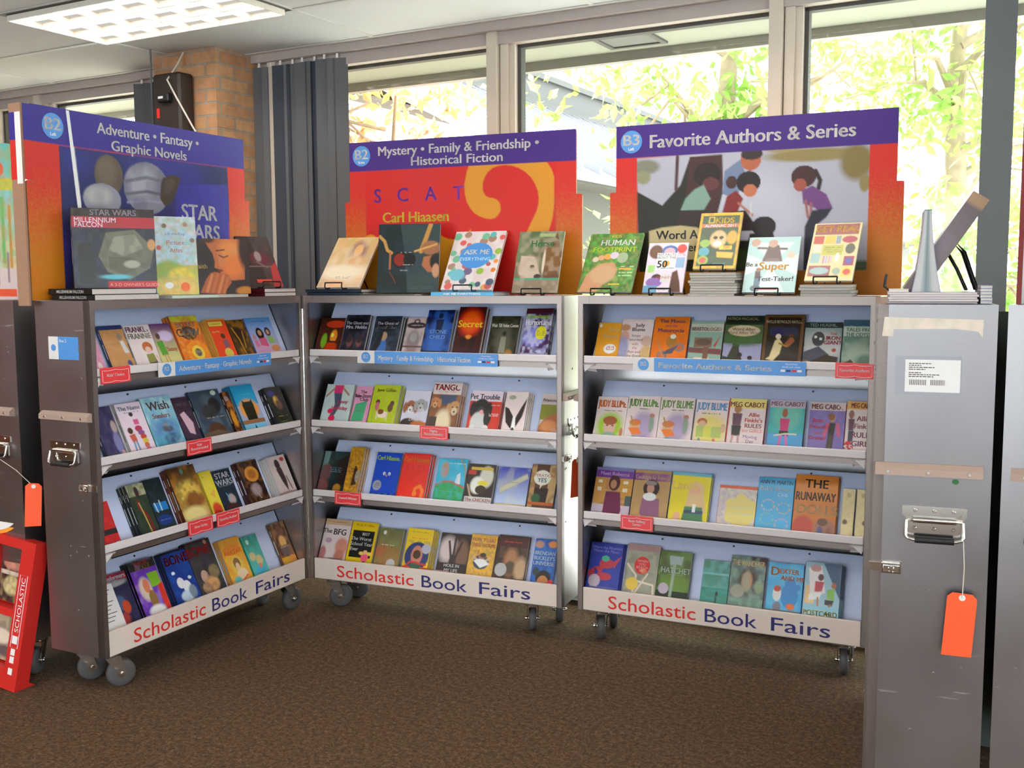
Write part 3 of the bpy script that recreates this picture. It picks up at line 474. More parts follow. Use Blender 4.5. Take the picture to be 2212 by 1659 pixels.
C2|0.292|0.160|0.222|0.012|1|754|brown paperback with a girl in a purple dress|B a85;R 0 .05 1 .2 737;N b96 .4 4;E .5 .35 .22 .17 211;E .48 .36 .1 .1 b87;E .48 .25 .16 .05 877;P 857 .28,.55 .75,.55 .8,.9 .25,.9;E .48 .52 .18 .08 ddd;E .2 .92 .1 .08 b85;E .55 .95 .2 .06 a72;T .5 .14 .09 caa Candlelight for Rebecca
C2|0.461|0.166|0.226|0.020|2|7ab|bright yellow paperback with a blonde girl|B dc2;R 0 0 1 .07 7bc;E .65 .35 .2 .18 db8;E .62 .38 .13 .13 da8;P db8 .45,.4 .85,.4 .95,.75 .4,.75;P 475 .4,.65 .85,.65 .9,.92 .35,.92;R .4 .72 .88 .78 346;R .6 .6 .68 .75 eee;E .22 .85 .1 .08 da8;P 853 .15,.92 .95,.92 .95,1 .12,1;T .35 .25 .2 db6 Lanie
C2|0.661|0.154|0.184|0.020|2|c64|white patterned paperback with a yellow daisy|B cbb;N aab .6 14;N ddb .5 10;R 0 0 1 .07 c53;E .62 .58 .4 .34 dc7;E .32 .4 .12 .1 dc7;E .9 .42 .12 .1 dc7;E .32 .75 .12 .1 dc7;E .6 .26 .14 .08 dc7;S 0.32 0.460 0.92 0.540 bcb 1;S 0.32 0.600 0.92 0.680 bcb 1
C2|0.812|0.143|0.230|0.014|1|38b|sky blue paperback with four bead bracelets|B 4ad;O .32 .5 .2 .11 cbb;O .75 .54 .2 .11 cb9;O .32 .75 .2 .11 8ba;O .72 .83 .2 .11 cab;T .5 .08 .09 468 ANN M. MARTIN;T .5 .2 .1 cdf Baby-Sitters;T .7 .3 .08 cdf Club;S .15 .92 .85 .97 57b 2
C2|0.970|0.166|0.253|0.022|2|853|large orange brown paperback with a red cloaked doll|G d83 b62;N c73 .5 4;E .25 .85 .25 .18 b43 .3;E .75 .85 .25 .15 965 .4;E .7 .75 .12 .06 643;E .65 .9 .06 .08 558;E .85 .9 .05 .08 854;T .5 .14 .17 321 THE;T .5 .35 .17 543 RUNAWAY;T .55 .56 .18 ca7 DOLLS
C2|1.096|0.046|0.207|0.012|1|cb8|slim cream book with a dark beetle shape, next to the orange one|B dc9;N cb8 .4 5;E .5 .12 .2 .05 ba7;E .3 .65 .2 .05 654 .4;R 0 .9 1 1 cb8;S .2 .4 .7 .55 dc8 2
C2|1.152|0.051|0.208|0.012|1|cb8|slim cream book with a dark beetle shape, last of the shelf|B dc9;N cb8 .4 5;E .5 .12 .2 .05 ba7;E .7 .65 .2 .05 654 .4;R 0 .9 1 1 cb8;S .3 .4 .9 .55 dc8 2
C3|0.087|0.149|0.219|0.024|3|226|deep blue paperback with a red dragon and silver seal|B 239;N 34a .5 4;E .55 .42 .22 .1 b34;P b34 .7,.4 .98,.25 .8,.5;P b34 .2,.5 .5,.45 .4,.65;E .5 .68 .25 .08 b34;P a34 0,.6 .2,.5 .25,.75 .1,.8;E .5 .32 .12 .06 4a8;E .24 .78 .18 .13 bab;L 77b .02 .1,.9,.9,.9;R .1 .94 .5 .98 9b5;R .55 .94 .8 .98 c55;T .5 .1 .07 88c Where the Mountain;T .5 .17 .07 88c Meets the Moon
C3|0.255|0.143|0.228|0.014|1|654|grey map paperback with a big red disc|B 998;N 776 .6 5;R 0 0 1 .13 a88;L dcb .06 .05,.4,.35,.6,.3,.95;L dcb .06 .35,.7,.9,.75,.95,1;L dcb .05 .7,.55,.35,.95;E .5 .4 .24 .17 c22;E .25 .76 .19 .12 db4;E .55 .5 .1 .05 d75 .4;T .5 .32 .06 daa WHEN;T .5 .38 .06 daa YOU;T .5 .44 .06 daa REACH;T .5 .5 .06 daa ME
C3|0.398|0.139|0.214|0.020|1|352|green paperback with a pale hatchet|G 563 232;N 684 .8 5;E .6 .65 .5 .2 683 .6;R 0 .8 1 1 121;L 9a9 .09 .5,.15,.45,.9;P 9aa .3,.1 .75,.1 .7,.28 .5,.25 .35,.3;E .22 .76 .16 .11 bab;T .55 .39 .14 bcb HATCHET;S .35 .46 .85 .48 9a8 1
C3|0.576|0.112|0.194|0.016|1|377|teal sea paperback with a tiny swimmer|G 476 5a9;N 6aa .7 4;R 0 .28 1 .32 7bb;R 0 .6 1 1 387;N 499 .4 6;E .6 .72 .05 .05 233;E .58 .85 .03 .1 233
C3|0.706|0.143|0.225|0.014|1|454|grey green paperback with a solemn girl portrait|B 566;N 788 .6 4;P 423 .5,0 1,0 1,.14 .6,.12;E .52 .46 .26 .26 432 .4;E .5 .46 .15 .18 b86 .3;E .15 .35 .1 .1 687 .4;E .85 .55 .12 .12 897 .4;R 0 .78 1 1 687;N 8a9 .5 6;E .25 .66 .2 .12 998 .2;R .35 .94 .7 .97 c55;T .5 .13 .13 dc9 THE WANDERER
C3|0.859|0.141|0.213|0.014|1|358|blue cartoon paperback with a round blue monster|B 4ad;N 6bd .5 4;E .65 .62 .24 .24 38c;E .65 .38 .15 .1 38c;E .85 .45 .1 .06 38c;E .3 .6 .12 .14 ddd;E .3 .5 .1 .06 b43;E .32 .85 .12 .1 778;E .7 .82 .12 .06 d62;R 0 .9 1 1 653;T .2 .17 .2 d72 D;T .6 .16 .11 d72 EXTER;T .7 .29 .11 d72 AND ME
C3|1.007|0.140|0.235|0.046|4|369|pale blue paperback with two running boys|B 9bc;P 357 .5,0 1,0 1,.6;R .05 .4 .3 .7 db8;P edd .1,.1 .45,.05 .6,.5 .2,.65;E .3 .1 .15 .06 b88;E .45 .25 .08 .06 533;P b45 .3,.32 .55,.32 .5,.5 .3,.5;P eee .15,.55 .5,.48 .45,.62 .15,.65;L b75 .05 .4,.6,.42,.85;E .82 .37 .07 .05 a64;P 8b5 .65,.45 .85,.42 .85,.62 .65,.6;P 333 .6,.62 .85,.62 .8,.72 .6,.7;L a64 .05 .75,.7,.65,.86;R 0 .74 1 1 8bc;R .6 .84 .75 .87 444;T .5 .86 .11 db6 POSTCARD
A0|0.095|0.049|0.142|0.015|1|b68|pink paperback half hidden at the shelf end|B c8a;N dab .4 4;E .5 .75 .2 .1 ecc
A0|0.205|0.114|0.199|0.014|1|236|tan paperback with a blue top band|B b85;N c96 .4 4;R 0 0 1 .09 236;E .75 .25 .12 .07 876 .4;P ccc .7,.35 .85,.33 .95,.6 .75,.6;E .8 .85 .1 .1 447;E .75 .9 .06 .05 eee;S 0.10 0.370 0.70 0.430 875 1
A0|0.335|0.127|0.195|0.014|1|ccc|white paperback with a red haired cartoon girl|B dcc;N ddd .3 3;E .65 .5 .2 .12 b63;E .65 .56 .12 .07 dba;P 884 .5,.66 .8,.64 .85,.82 .5,.85;L b97 .03 .9,.7,.98,.82;P 543 .5,.85 .85,.82 .8,1 .5,1;T .5 .1 .15 746 FRANKLY;T .5 .25 .15 887 FRANNIE
A0|0.457|0.114|0.196|0.014|1|637|purple and yellow paperback with a girl in green|G 637 dd8;E .6 .28 .35 .12 cbd .4;E .25 .28 .1 .07 543;P 593 .1,.4 .38,.38 .45,.7 .15,.72;L b86 .05 .25,.7,.3,.95;L b86 .05 .38,.7,.45,.95;R .05 .92 .9 1 bb8;T .7 .58 .12 b53 Sassy
A0|0.593|0.154|0.227|0.036|3|b52|fat orange comic paperback with a white splat title|B d72;R 0 0 1 .12 cc3;N b32 .5 5;E .5 .35 .3 .14 532;E .6 .75 .4 .24 e82;E .6 .75 .22 .14 fc4;E .6 .75 .12 .08 556;N eb5 .3 12;R 0 .95 1 1 543;T .5 .18 .12 eee BIG FAT;T .5 .34 .2 eee COW;T .5 .95 .12 eee POW
A0|0.771|0.113|0.206|0.040|4|ca4|red paperback with a yellow box title and yellow spines|B d42;R .05 .06 .8 .17 dc5;R 0 0 1 .03 d93;E .6 .4 .12 .06 432;P 756 .5,.5 .75,.48 .8,.65 .5,.68;E .6 .8 .22 .12 cb5;R 0 .95 1 1 cb5;S 0.12 0.093 0.72 0.147 b62 1;S .1 .28 .5 .32 eb7 2
A0|0.903|0.112|0.196|0.014|1|321|dark gold and black paperback|B 431;N 962 .8 4;E .5 .4 .35 .2 211 .4;L b82 .06 .2,.2,.4,.5,.5,.9;L b82 .05 .7,.3,.6,.7;E .8 .93 .12 .06 b99
A0|1.055|0.175|0.201|0.016|1|56b|blue and pink paperback with three girls|G 59d cab;E .4 .4 .14 .15 211;E .4 .38 .07 .07 b86;P c57 .28,.52 .55,.5 .58,.72 .3,.74;E .72 .36 .11 .11 211;E .72 .37 .06 .06 b87;P 8a6 .62,.48 .85,.47 .88,.65 .65,.66;E .14 .48 .06 .06 b88;P c79 .08,.55 .22,.55 .25,.72 .1,.72;E .35 .8 .24 .1 c9b;E .8 .78 .16 .08 c85;R 0 .9 1 1 ecc;T .55 .95 .14 c55 SASSY;S 0.20 0.063 0.80 0.117 449 1
A1|0.150|0.092|0.221|0.018|1|224|dark blue paperback with a pale face at the shelf end|B 225;N 446 .7 4;E .85 .4 .14 .12 a99 .4;E .8 .7 .2 .2 77a .4;E .9 .92 .1 .08 c99 .4
A1|0.276|0.127|0.224|0.036|2|bbb|white paperback with a girl balancing stacked cups|B dcd;E .5 .22 .08 .04 222;P c58 .5,.32 .7,.32 .7,.42 .5,.42;E .6 .5 .14 .06 a35;E .65 .58 .13 .05 858;E .68 .66 .12 .05 b43;E .7 .74 .12 .05 cb4;E .7 .82 .1 .05 b64;E .72 .9 .1 .05 c68;E .25 .52 .1 .06 432;P b54 .15,.6 .38,.58 .4,.72 .2,.74;L 68a .07 .25,.74,.22,.97;L 68a .07 .35,.74,.38,.95;E .4 .97 .25 .04 8a5;T .5 .1 .1 567 The Name;S .25 .17 .85 .19 788 1
A1|0.433|0.160|0.233|0.016|1|388|blue green paperback with a tiny boat at sea|G 9cd 38a;N bde .7 4;E .5 .6 .4 .2 58b .6;E .55 .55 .1 .06 876;E .55 .62 .2 .06 556 .4;E .6 .8 .25 .1 357 .5;N 6ac .4 8;T .5 .17 .2 755 Wish;T .5 .36 .11 a66 Stealers
A1|0.562|0.092|0.216|0.016|1|212|dark violet paperback with a pale ghost sheet|B 323;N 435 .5 4;P cab .2,.35 .5,.3 .8,.55 .7,.8 .4,.75;R 0 .92 1 1 423;S .2 .12 .8 .18 655 2
A1|0.711|0.178|0.232|0.016|1|234|slate blue paperback with dark horse shapes|B 345;N 567 .7 4;E .7 .32 .2 .16 222 .3;E .45 .42 .25 .14 333 .3;E .5 .8 .28 .14 532 .3;E .8 .07 .09 .05 bcb;P 654 0,.85 .5,.8 1,.9 1,1 0,1;S 0.30 0.523 0.90 0.577 ba8 1;S .2 .9 .7 .94 899 1
A1|0.840|0.044|0.212|0.016|1|421|narrow brown gold paperback behind the cat one|B 421;N a62 .9 3;E .4 .6 .3 .2 c82 .4;E .3 .15 .3 .06 988
A1|0.935|0.143|0.237|0.040|4|268|bright blue paperback with a black cat at sunset|B 29c;R 0 .42 1 .72 9ac;E .5 .5 .42 .2 e93 .4;P 221 .25,.42 .35,.35 .65,.35 .75,.42 .72,.72 .28,.72;P 221 .25,.44 .3,.3 .4,.38;P 221 .6,.38 .72,.3 .75,.44;R 0 .72 1 .8 964;R 0 .8 1 1 7bd;P 233 .4,.98 .5,.82 .6,.98;P bcc .2,.95 .3,.85 .35,.98;S 0.20 0.160 0.80 0.240 5c9 1
A1|1.138|0.112|0.206|0.036|2|111|black paperback with a gold mask and glowing title|B 111;N 332 .5 5;E .45 .35 .16 .14 b83 .4;E .55 .45 .18 .12 643 .4;E .4 .3 .06 .05 db6;E .3 .15 .2 .08 337 .4;S 0.25 0.680 0.85 0.760 ba3 1;S 0.25 0.817 0.85 0.883 7a3 1
A2|0.104|0.091|0.183|0.018|1|b22|red paperback with a price sticker at the shelf end|B b22;N d33 .5 4;R 0 .6 1 .72 222;E .85 .93 .16 .1 c23;T .85 .93 .09 eee $5
A2|0.286|0.089|0.230|0.046|3|111|dark paperback with a red and gold serpent|B 232;R 0 0 1 .22 aa8;N 343 .5 4;E .5 .15 .12 .1 322;L 711 .11 .4,.3,.35,.45,.6,.55,.7,.7,.72,.9;L ca5 .05 .42,.35,.5,.6,.55,.8,.6,.98;R 0 .92 1 1 511
A2|0.397|0.091|0.231|0.016|1|124|night blue paperback with city lights|B 122;N 234 .6 4;R .1 .45 .9 .6 27b;L cde .05 .2,.45,.25,.62;L cde .05 .5,.42,.5,.6;E .5 .78 .4 .1 137;S .2 .74 .8 .82 77b 1;R 0 .9 1 1 233
A2|0.555|0.152|0.258|0.040|2|521|golden paperback with a stormy battle crowd|G 421 ca5;N b72 .7 4;E .5 .45 .4 .2 db5 .6;E .6 .6 .3 .15 852 .5;N 641 .5 8;E .45 .85 .45 .15 dc8 .5;E .5 .08 .06 .05 587;S 0.20 0.910 0.80 0.950 a83 1
A2|0.691|0.069|0.211|0.012|1|cb3|yellow paperback with a red flame|B dc3;N ec6 .4 3;E .5 .85 .4 .16 c42 .4;E .4 .95 .35 .1 b21;P da5 .3,.5 .8,.4 .7,.6;S .15 .1 .5 .14 875 1
A2|0.783|0.111|0.202|0.014|1|123|navy paperback with a white block title|B 123;N 234 .5 4;E .6 .7 .2 .12 a99 .4;E .5 .9 .35 .12 422 .4;L 5ad .04 .4,.55,.5,.7;T .5 .13 .16 dde STAR;T .5 .29 .16 dde WARS;S .15 .36 .85 .38 99a 1
A2|0.951|0.128|0.217|0.036|2|311|dark maroon paperback with a gold emblem|B 211;N 422 .6 4;E .55 .3 .34 .17 c83;N c83 .2 8;E .55 .3 .2 .1 a62 .4;E .5 .65 .25 .14 988 .5;L a99 .04 .4,.6,.6,.85;R 0 .95 1 1 533
A2|1.137|0.122|0.212|0.046|4|bbb|white paperback with a dark haired figure in black|B cbb;N baa .3 4;E .45 .2 .14 .12 311;P 322 .3,.3 .6,.28 .65,.6 .55,.85 .4,.6;L 422 .05 .7,.5,.8,.8;E .8 .1 .12 .05 b23 .3;R 0 .85 1 1 a88;S 0.20 0.817 0.80 0.883 766 1
A3|0.167|0.136|0.220|0.016|1|223|navy comic paperback with a red title bar|B 224;R 0 0 1 .14 a23;E .5 .18 .45 .06 999 .4;N 335 .5 5;E .5 .55 .18 .14 457 .3;E .3 .45 .1 .1 99b .3;E .65 .65 .14 .12 b42 .3;E .4 .85 .25 .12 933 .3;T .5 .07 .1 dde Transformers
A3|0.318|0.137|0.244|0.036|3|111|purple comic paperback with a green and red corner|B 63a;R 0 0 1 .16 222;N a8c .5 4;E .35 .5 .22 .2 cba .4;E .4 .45 .12 .12 c75;E .5 .7 .14 .16 863;P 7a2 .55,.25 .95,.25 .95,.5 .6,.5;P c32 .8,.5 1,.45 1,.95 .8,.9;E .5 .9 .3 .1 ddd .4;T .5 .05 .09 d52 MAGIC;T .5 .13 .09 a83 PICKLE
A3|0.496|0.139|0.240|0.030|3|112|blue comic paperback with white cartoon creatures|B 138;N 25a .5 4;R 0 0 1 .04 112;E .4 .6 .14 .1 dde;E .6 .7 .16 .12 dde;E .5 .85 .25 .1 bcd .3;E .25 .4 .07 .03 cde;E .8 .55 .07 .03 cde;E .75 .8 .15 .12 789 .3;R .25 .94 .75 .98 ba5;T .55 .17 .2 921 BONE
A3|0.643|0.149|0.248|0.030|2|223|dark grey comic paperback with a crowd of small figures|B 333;N 445 .5 4;R 0 0 1 .04 322;E .8 .06 .06 .04 a86;E .35 .65 .14 .12 b98;E .55 .8 .25 .14 c96 .3;E .75 .6 .2 .12 875 .3;E .3 .85 .18 .1 a86 .3;N 543 .3 9;T .45 .18 .2 911 BONE
A3|0.823|0.131|0.215|0.030|2|b84|orange comic paperback with a flying child|B d93;N eb4 .5 4;E .5 .25 .4 .12 d83;E .5 .6 .3 .2 db5 .4;E .5 .55 .16 .12 864;E .5 .62 .1 .08 db9;E .6 .8 .25 .12 eca .3;L d62 .06 .2,.85,.5,.95,.8,.85;E .3 .9 .16 .08 6bb .3;T .5 .3 .12 c62 AVATAR
A3|0.953|0.100|0.200|0.020|1|397|teal comic paperback with pale sea creatures|B 398;G 387 6bb;N 5ba .5 4;E .3 .5 .2 .1 cb8 .4;E .65 .62 .2 .12 cb8 .4;E .3 .15 .1 .06 bdc;E .5 .85 .35 .1 4ac .4;E .6 .75 .1 .06 c86
A3|1.157|0.100|0.218|0.016|1|642|brown and orange paperback with an armoured insect|B 532;N a74 .6 4;E .5 .25 .2 .2 743 .4;E .5 .45 .22 .14 da6 .4;E .5 .65 .3 .12 655 .4;R 0 .8 1 1 d93;E .3 .9 .2 .1 da3;E .75 .88 .2 .1 e95;S 0.20 0.547 0.80 0.593 cba 1'''
UN = dict(A=(-1.5422, 3.7952, 1.0966, 1.219), B=(-.973, 4.8773, -.3912, 1.282), C=(.2808, 4.3773, -.4319, 1.19), D=(1.361, 3.879, -1.908, 1.23))
def unit(k): x, y, t, w = UN[k]; return T(x, y, 0) @ RZ(t)
_o = unit('A'); UN['E'] = None; UN['F'] = None
DEP = .29
def back_to_back(k, gap, w):
    m_ = unit(k); p = m_ @ Vector((w, DEP * 2 + gap, 0)); return p.x, p.y, UN[k][2] + math.pi, w
UN['E'] = back_to_back('A', .12, UN['A'][3]); UN['F'] = (1.503, 2.475, math.radians(60.0), UN['D'][3])
LT = [1.25, .917, .583, .25]; LEAN = math.radians(26)
ROWN = ['top shelf', 'second shelf', 'third shelf', 'bottom shelf']
CASEN = dict(A='pillar-side case', B='red-sign case', C='children-sign case')
ORD = ['first', 'second', 'third']
def shelf_books():
    for ln in DATA.strip().split('\n'):
        kr, u, w, h, th, n, sp, lab, art = ln.split('|'); k, r = kr[0], int(kr[1]); u, w, h, th, n = float(u), float(w), float(h), float(th), int(n)
        t = th / n; out = max(0, th - .027); side = 1 if k != 'A' else -1
        d = .045 - out / math.cos(LEAN); z = LT[r] - .028
        base = unit(k) @ T(u, d, z) @ RX(math.pi / 2 - LEAN)
        where = ROWN[r] + ' of the ' + CASEN[k]; grp = 'paperbacks on the ' + where
        full = lab + ', ' + where
        if len(full.split()) > 16: full = lab + ', ' + ROWN[r]
        ew = .002 if n > 1 else 0
        b0 = make_book('paperback_book', full, base @ T(0, 0, -t), w, h - .001, t - .0006, sp, art, group=grp, bow=.012 if 'curled' in lab else rnd.choice([0, 0, .002, .004]))
        for i in range(1, n):
            core = ' '.join(lab.split()[:11])
            nm = ('copy' if n == 2 else ORD[i - 1] + ' copy') + ' tucked behind the ' + core
            clone(b0, base @ T(side * .0036 * i, rnd.uniform(-.001, .003), -t * (i + 1)), nm, grp)

# ------------------------------------------------------------------ display cases
def caster(parent, x, y, ang, pos):
    mt = T(x, y, 0) @ RZ(ang)
    f = MB(); f.box(-.05, .05, -.04, .04, .1445, .15); f.lathe([(.026, .126), (.032, .13), (.032, .142), (.026, .1445)], 20, 'z')
    for s in (-1, 1):
        f.prism([(-.03, .13), (.03, .13), (.052, .06), (.045, .046), (.03, .05)], s * .024 - .0015, s * .024 + .0015, 'y')
    f.box(-.03, .03, -.0255, .0255, .125, .13)
    for px, py in ((-.04, -.03), (.04, -.03), (-.04, .03), (.04, .03)): f.lathe([(.006, .139), (.006, .1445)], 8, 'z', (px, py, 0))
    fo = f.build('caster', M['steel'], parent, mt)
    w = MB(); cx = .036
    w.lathe([(.02, -.017), (.046, -.017), (.052, -.013), (.055, -.008), (.055, .008), (.052, .013), (.046, .017), (.02, .017)], 32, 'y', (cx, 0, .055))
    w.build('wheel', M['rubber'], fo)
    a = MB(); a.lathe([(.006, -.034), (.008, -.03), (.008, .03), (.006, .034)], 12, 'y', (cx, 0, .055)); a.lathe([(.018, -.019), (.018, .019)], 20, 'y', (cx, 0, .055))
    a.build('axle_cap', M['chrome'], fo)
def end_kit(parent, P, latch=True, batten=True):
    """handle, batten and latch on an end panel; P maps (depth from the front, out of the panel, z) to the case"""
    def bld(b, name, ms, par=None):
        b.V = [np.array([P(*v) for v in vv]) for vv in b.V]; return b.build(name, ms, par or parent)
    b = MB(); b.prism([(.0, 1.052), (.024, 1.056), (.024, 1.074), (.006, 1.086), (.0, 1.086)], .008, .268, 'x')
    bt = bld(b, 'bumper_batten', M['batten'])
    for a in (.04, .138, .236): b = MB(); b.lathe([(.005, .0235), (.004, .026)], 10, 'y', (a, 0, 1.066)); bld(b, 'screw', M['chrome'], bt)
    b = MB(); b.prism([(.078, .972), (.236, .972), (.236, .95), (.222, .936), (.222, .895), (.092, .895), (.092, .936), (.078, .95)], .0, .003, 'y')
    for a in (.11, .157, .204):
        for z in (.962, .915): b.lathe([(.005, .003), (.0035, .006)], 10, 'y', (a, 0, z))
    b.tube([(.105, .009, .938), (.21, .009, .938)], .008, 12)
    h = bld(b, 'handle', M['chrome'])
    b = MB(); b.tube([(.21, .012, .938), (.226, .013, .936), (.228, .022, .90), (.224, .025, .893), (.21, .026, .889), (.105, .026, .889), (.091, .025, .893), (.087, .022, .90), (.089, .013, .936), (.105, .012, .938)], .0045, 10)
    bld(b, 'handle_bail', M['chrome'], h)
    b = MB(); b.tube([(.11, .026, .889), (.205, .026, .889)], .0085, 12); bld(b, 'handle_grip', M['black'], h)
    if latch:
        b = MB(); b.box(-.004, .045, 0, .006, .793, .815); b.box(.03, .08, 0, .004, .787, .82); b.box(.032, .078, .004, .014, .79, .817, bev=.002); b.tube([(.035, .016, .812), (.075, .016, .812), (.075, .016, .794), (.035, .016, .794)], .002, 6, closed=True)
        b.lathe([(.008, .014), (.006, .02)], 12, 'y', (.055, 0, .803))
        bld(b, 'latch', M['chrome'])
def make_case(k, label, hinge, casters, stock=True, gr='open book display cases'):
    Wd = UN[k][3]; e = thing('book_display_case', label, 'display case', unit(k), gr)
    b = MB(); t = .008
    for x0 in (0, Wd - t): b.box(x0, x0 + t, 0, DEP, .15, 1.5)
    b.box(t, Wd - t, 0, DEP, 1.492, 1.5); b.box(t, Wd - t, 0, DEP, .15, .158); b.box(t, Wd - t, DEP - .006, DEP, .158, 1.492)
    rng = random.Random(ord(k))
    for side in (-.0012, Wd + .0012):
        for _ in range(9): b.lathe([(.004, -.0012), (.004, .0012)], 8, 'x', (side, rng.uniform(.03, DEP - .03), rng.choice([.2, .35, .55, .75, 1.2, 1.3, 1.44]) + rng.uniform(-.03, .03)))
    b.build('metal_shell', M['alu'], e)
    b = MB(); fl = .0225
    b.box(0, fl, -.003, 0, .15, 1.5); b.box(Wd - fl, Wd, -.003, 0, .15, 1.5); b.box(fl, Wd - fl, -.003, 0, 1.468, 1.5)
    b.box(0, .002, -.003, .03, .15, 1.5); b.box(Wd - .002, Wd, -.003, .03, .15, 1.5); b.box(0, Wd, -.003, .012, 1.499, 1.5015)
    for x in (fl - .002, Wd - fl): b.box(x, x + .002, -.003, .012, .15, 1.468)
    for x in (.011, Wd - .011):
        for z in (1.49, 1.40, .9, .45): b.lathe([(.0045, -.0045), (.0045, -.003)], 10, 'y', (x, 0, z))
    for i in range(1, 5): b.lathe([(.0035, -.004), (.0035, -.003)], 10, 'y', (Wd * i / 5, 0, 1.484))
    b.build('front_frame', M['alu_edge'], e)
    for x in (0, Wd - .05):
        b = MB(); b.box(x, x + .05, -.004, -.003, 1.47, 1.5); b.build('corner_plate', M['alu_edge'], e)
    if stock:
        for r in range(4):
            z0, z1 = LT[r] - .032, LT[r] + .212
            b = MB(); y0, y1 = .074, .190
            b.add([(.03, y0, z0), (Wd - .012, y0, z0), (Wd - .012, y1, z1), (.056, y1, z1), (.03, y0 + .004, z0), (Wd - .012, y0 + .004, z0), (Wd - .012, y1 + .004, z1), (.056, y1 + .004, z1)],
                  [(0, 1, 2, 3), (7, 6, 5, 4), (0, 4, 5, 1), (1, 5, 6, 2), (2, 6, 7, 3), (3, 7, 4, 0)])
            bd = b.build('display_board', M['board'], e)
            if r:
                for q in (.27, .53, .79):
                    b = MB(); b.lathe([(.004, -.004), (.004, .0)], 8, 'y', (Wd * q, y1 - .0065, z1 - .012)); b.build('screw', M['black'], bd)
            if r < 3:
                b = MB(); b.box(fl + .0005, Wd - fl - .0005, .001, .012, LT[r] - .031, LT[r], bev=.003); b.build('shelf_lip', M['lip'], e)
                b = MB(); b.box(.008, Wd - .008, .012, .105, LT[r] - .034, LT[r] - .0295); b.box(.008, Wd - .008, .006, .016, LT[r] - .055, LT[r] - .034)
                b.box(.008, Wd - .008, .016, .2, LT[r] - .056, LT[r] - .052)
                b.build('shelf', M['alu_edge'], e)
                for x in (.024, Wd - .074):
                    b = MB(); s = 0 if x < .5 else .05
                    b.add([(x + s, -.004, LT[r] - .032), (x + .05 - s, -.004, LT[r] - .032), (x + .05 - s, .03, LT[r] - .07), (x + s, .004, LT[r] - .06)], [(0, 1, 2, 3)]); b.prism([(x + .004, LT[r] - .033), (x + .046, LT[r] - .033), (x + (.004 if s == 0 else .046), LT[r] - .068)], .001, .005, 'y'); b.build('shelf_bracket', M['lip'], e)
            else:
                b = MB(); b.box(.008, Wd - .008, .012, .105, LT[r] - .034, LT[r] - .0295); b.build('shelf', M['alu_edge'], e)
        b = MB(); b.box(fl + .001, Wd - fl - .001, -.002, .012, .1515, .25, bev=.002); pl = b.build('name_board', M['panel'], e)
        x = .145 * Wd / 1.24; sc = Wd / 1.24
        for wd_, dx, ft, mm in (('Scholastic', 0, .395, 'redink'), ('Book', .435, .222, 'navyink'), ('Fairs', .715, .238, 'navyink')):
            b = MB(); b.text(wd_, (x + dx * sc, -.0028, .198), (1, 0, 0), (0, 0, 1), .055, fit=ft * sc, align='l', bold=.004); b.build('lettering', M[mm], pl)
    else:
        b = MB(); b.box(fl, Wd - fl, .01, .014, .16, 1.468); b.build('display_board', M['board'], e)
    for x, y, a in casters: caster(e, x, y, a, k)
    # the free end carries the handle
    left = hinge == 'right'
    P = (lambda a, o, z: (-o, a, z)) if left else (lambda a, o, z: (Wd + o, a, z))
    end_kit(e, P)
    return e
def P_end(k, left):
    Wd = UN[k][3]; return (lambda a, o, z: (-o, a, z)) if left else (lambda a, o, z: (Wd + o, a, z))
CA = make_case('A', 'silver book case beside the brick pillar, reddish end panel facing out', 'right', [(.085, .065, -.45), (.085, .225, -.6), (1.13, .065, -.1), (1.13, .225, .3)])
CB = make_case('B', 'silver book case under the red sign with an orange curl', 'left', [(.085, .065, .5), (.085, .225, .3), (1.12, .065, 1.95), (1.19, .225, 1.9)])
CC = make_case('C', 'silver book case under the sign with children below a tree', 'right', [(.085, .065, 1.98), (.085, .225, 1.95), (1.1, .065, 1.7), (1.1, .225, 1.9)])
CD = make_case('D', 'tall silver case with card pocket and orange tag on its end', 'left', [(.085, .065, .3), (.085, .225, 1.2), (1.14, .065, .6), (1.14, .225, .6)], stock=True)
CE = make_case('E', 'silver case behind the red floor display, grey back showing', 'left', [(.085, .065, .5), (.085, .225, .2), (1.13, .065, .9), (1.13, .225, .5)], stock=False)
CF = make_case('F', 'silver case standing back to back behind the tagged case', 'right', [(.085, .065, .4), (.085, .225, .3), (1.14, .065, .9), (1.14, .225, .2)], stock=False)

# end panel labels and details
def on_end(k, left, b, name, ms, parent, col=False):
    P = P_end(k, left); b.V = [np.array([P(*v) for v in vv]) for vv in b.V]; return b.build(name, ms, parent, col=col)
b = MB(); b.box(.05, .21, 0, .001, 1.266, 1.367); pk = on_end('D', False, b, 'card_pocket', M['clear'], CD)
b = MB(); b.box(.074, .207, .0012, .0018, 1.274, 1.358, m=0)
def dashes(b, a, z, h, w, m, y, d=1):
    x = 0
    while x < w: q = rnd.uniform(.004, .011); b.box(a + d * x, a + d * min(x + q, w), y - .0002, y, z - h / 2, z + h / 2, m=m); x += q + .0016
for i, w_ in enumerate((.055, .03, .062, .04)): dashes(b, .083, 1.348 - i * .005, .0022, w_, 1, .0021)
for i, w_ in enumerate((.03, .075, .06)): dashes(b, .083, 1.324 - i * .005, .0022, w_, 1, .0021)
for x0, n in ((.084, 30), (.135, 26)):
    for i in range(n):
        if (i * 7) % 3: b.box(x0 + i * .0014, x0 + i * .0014 + .0008, .0018, .0021, 1.292, 1.306, m=1)
on_end('D', False, b, 'inventory_card', [M['paper'], M['frame_d']], pk)
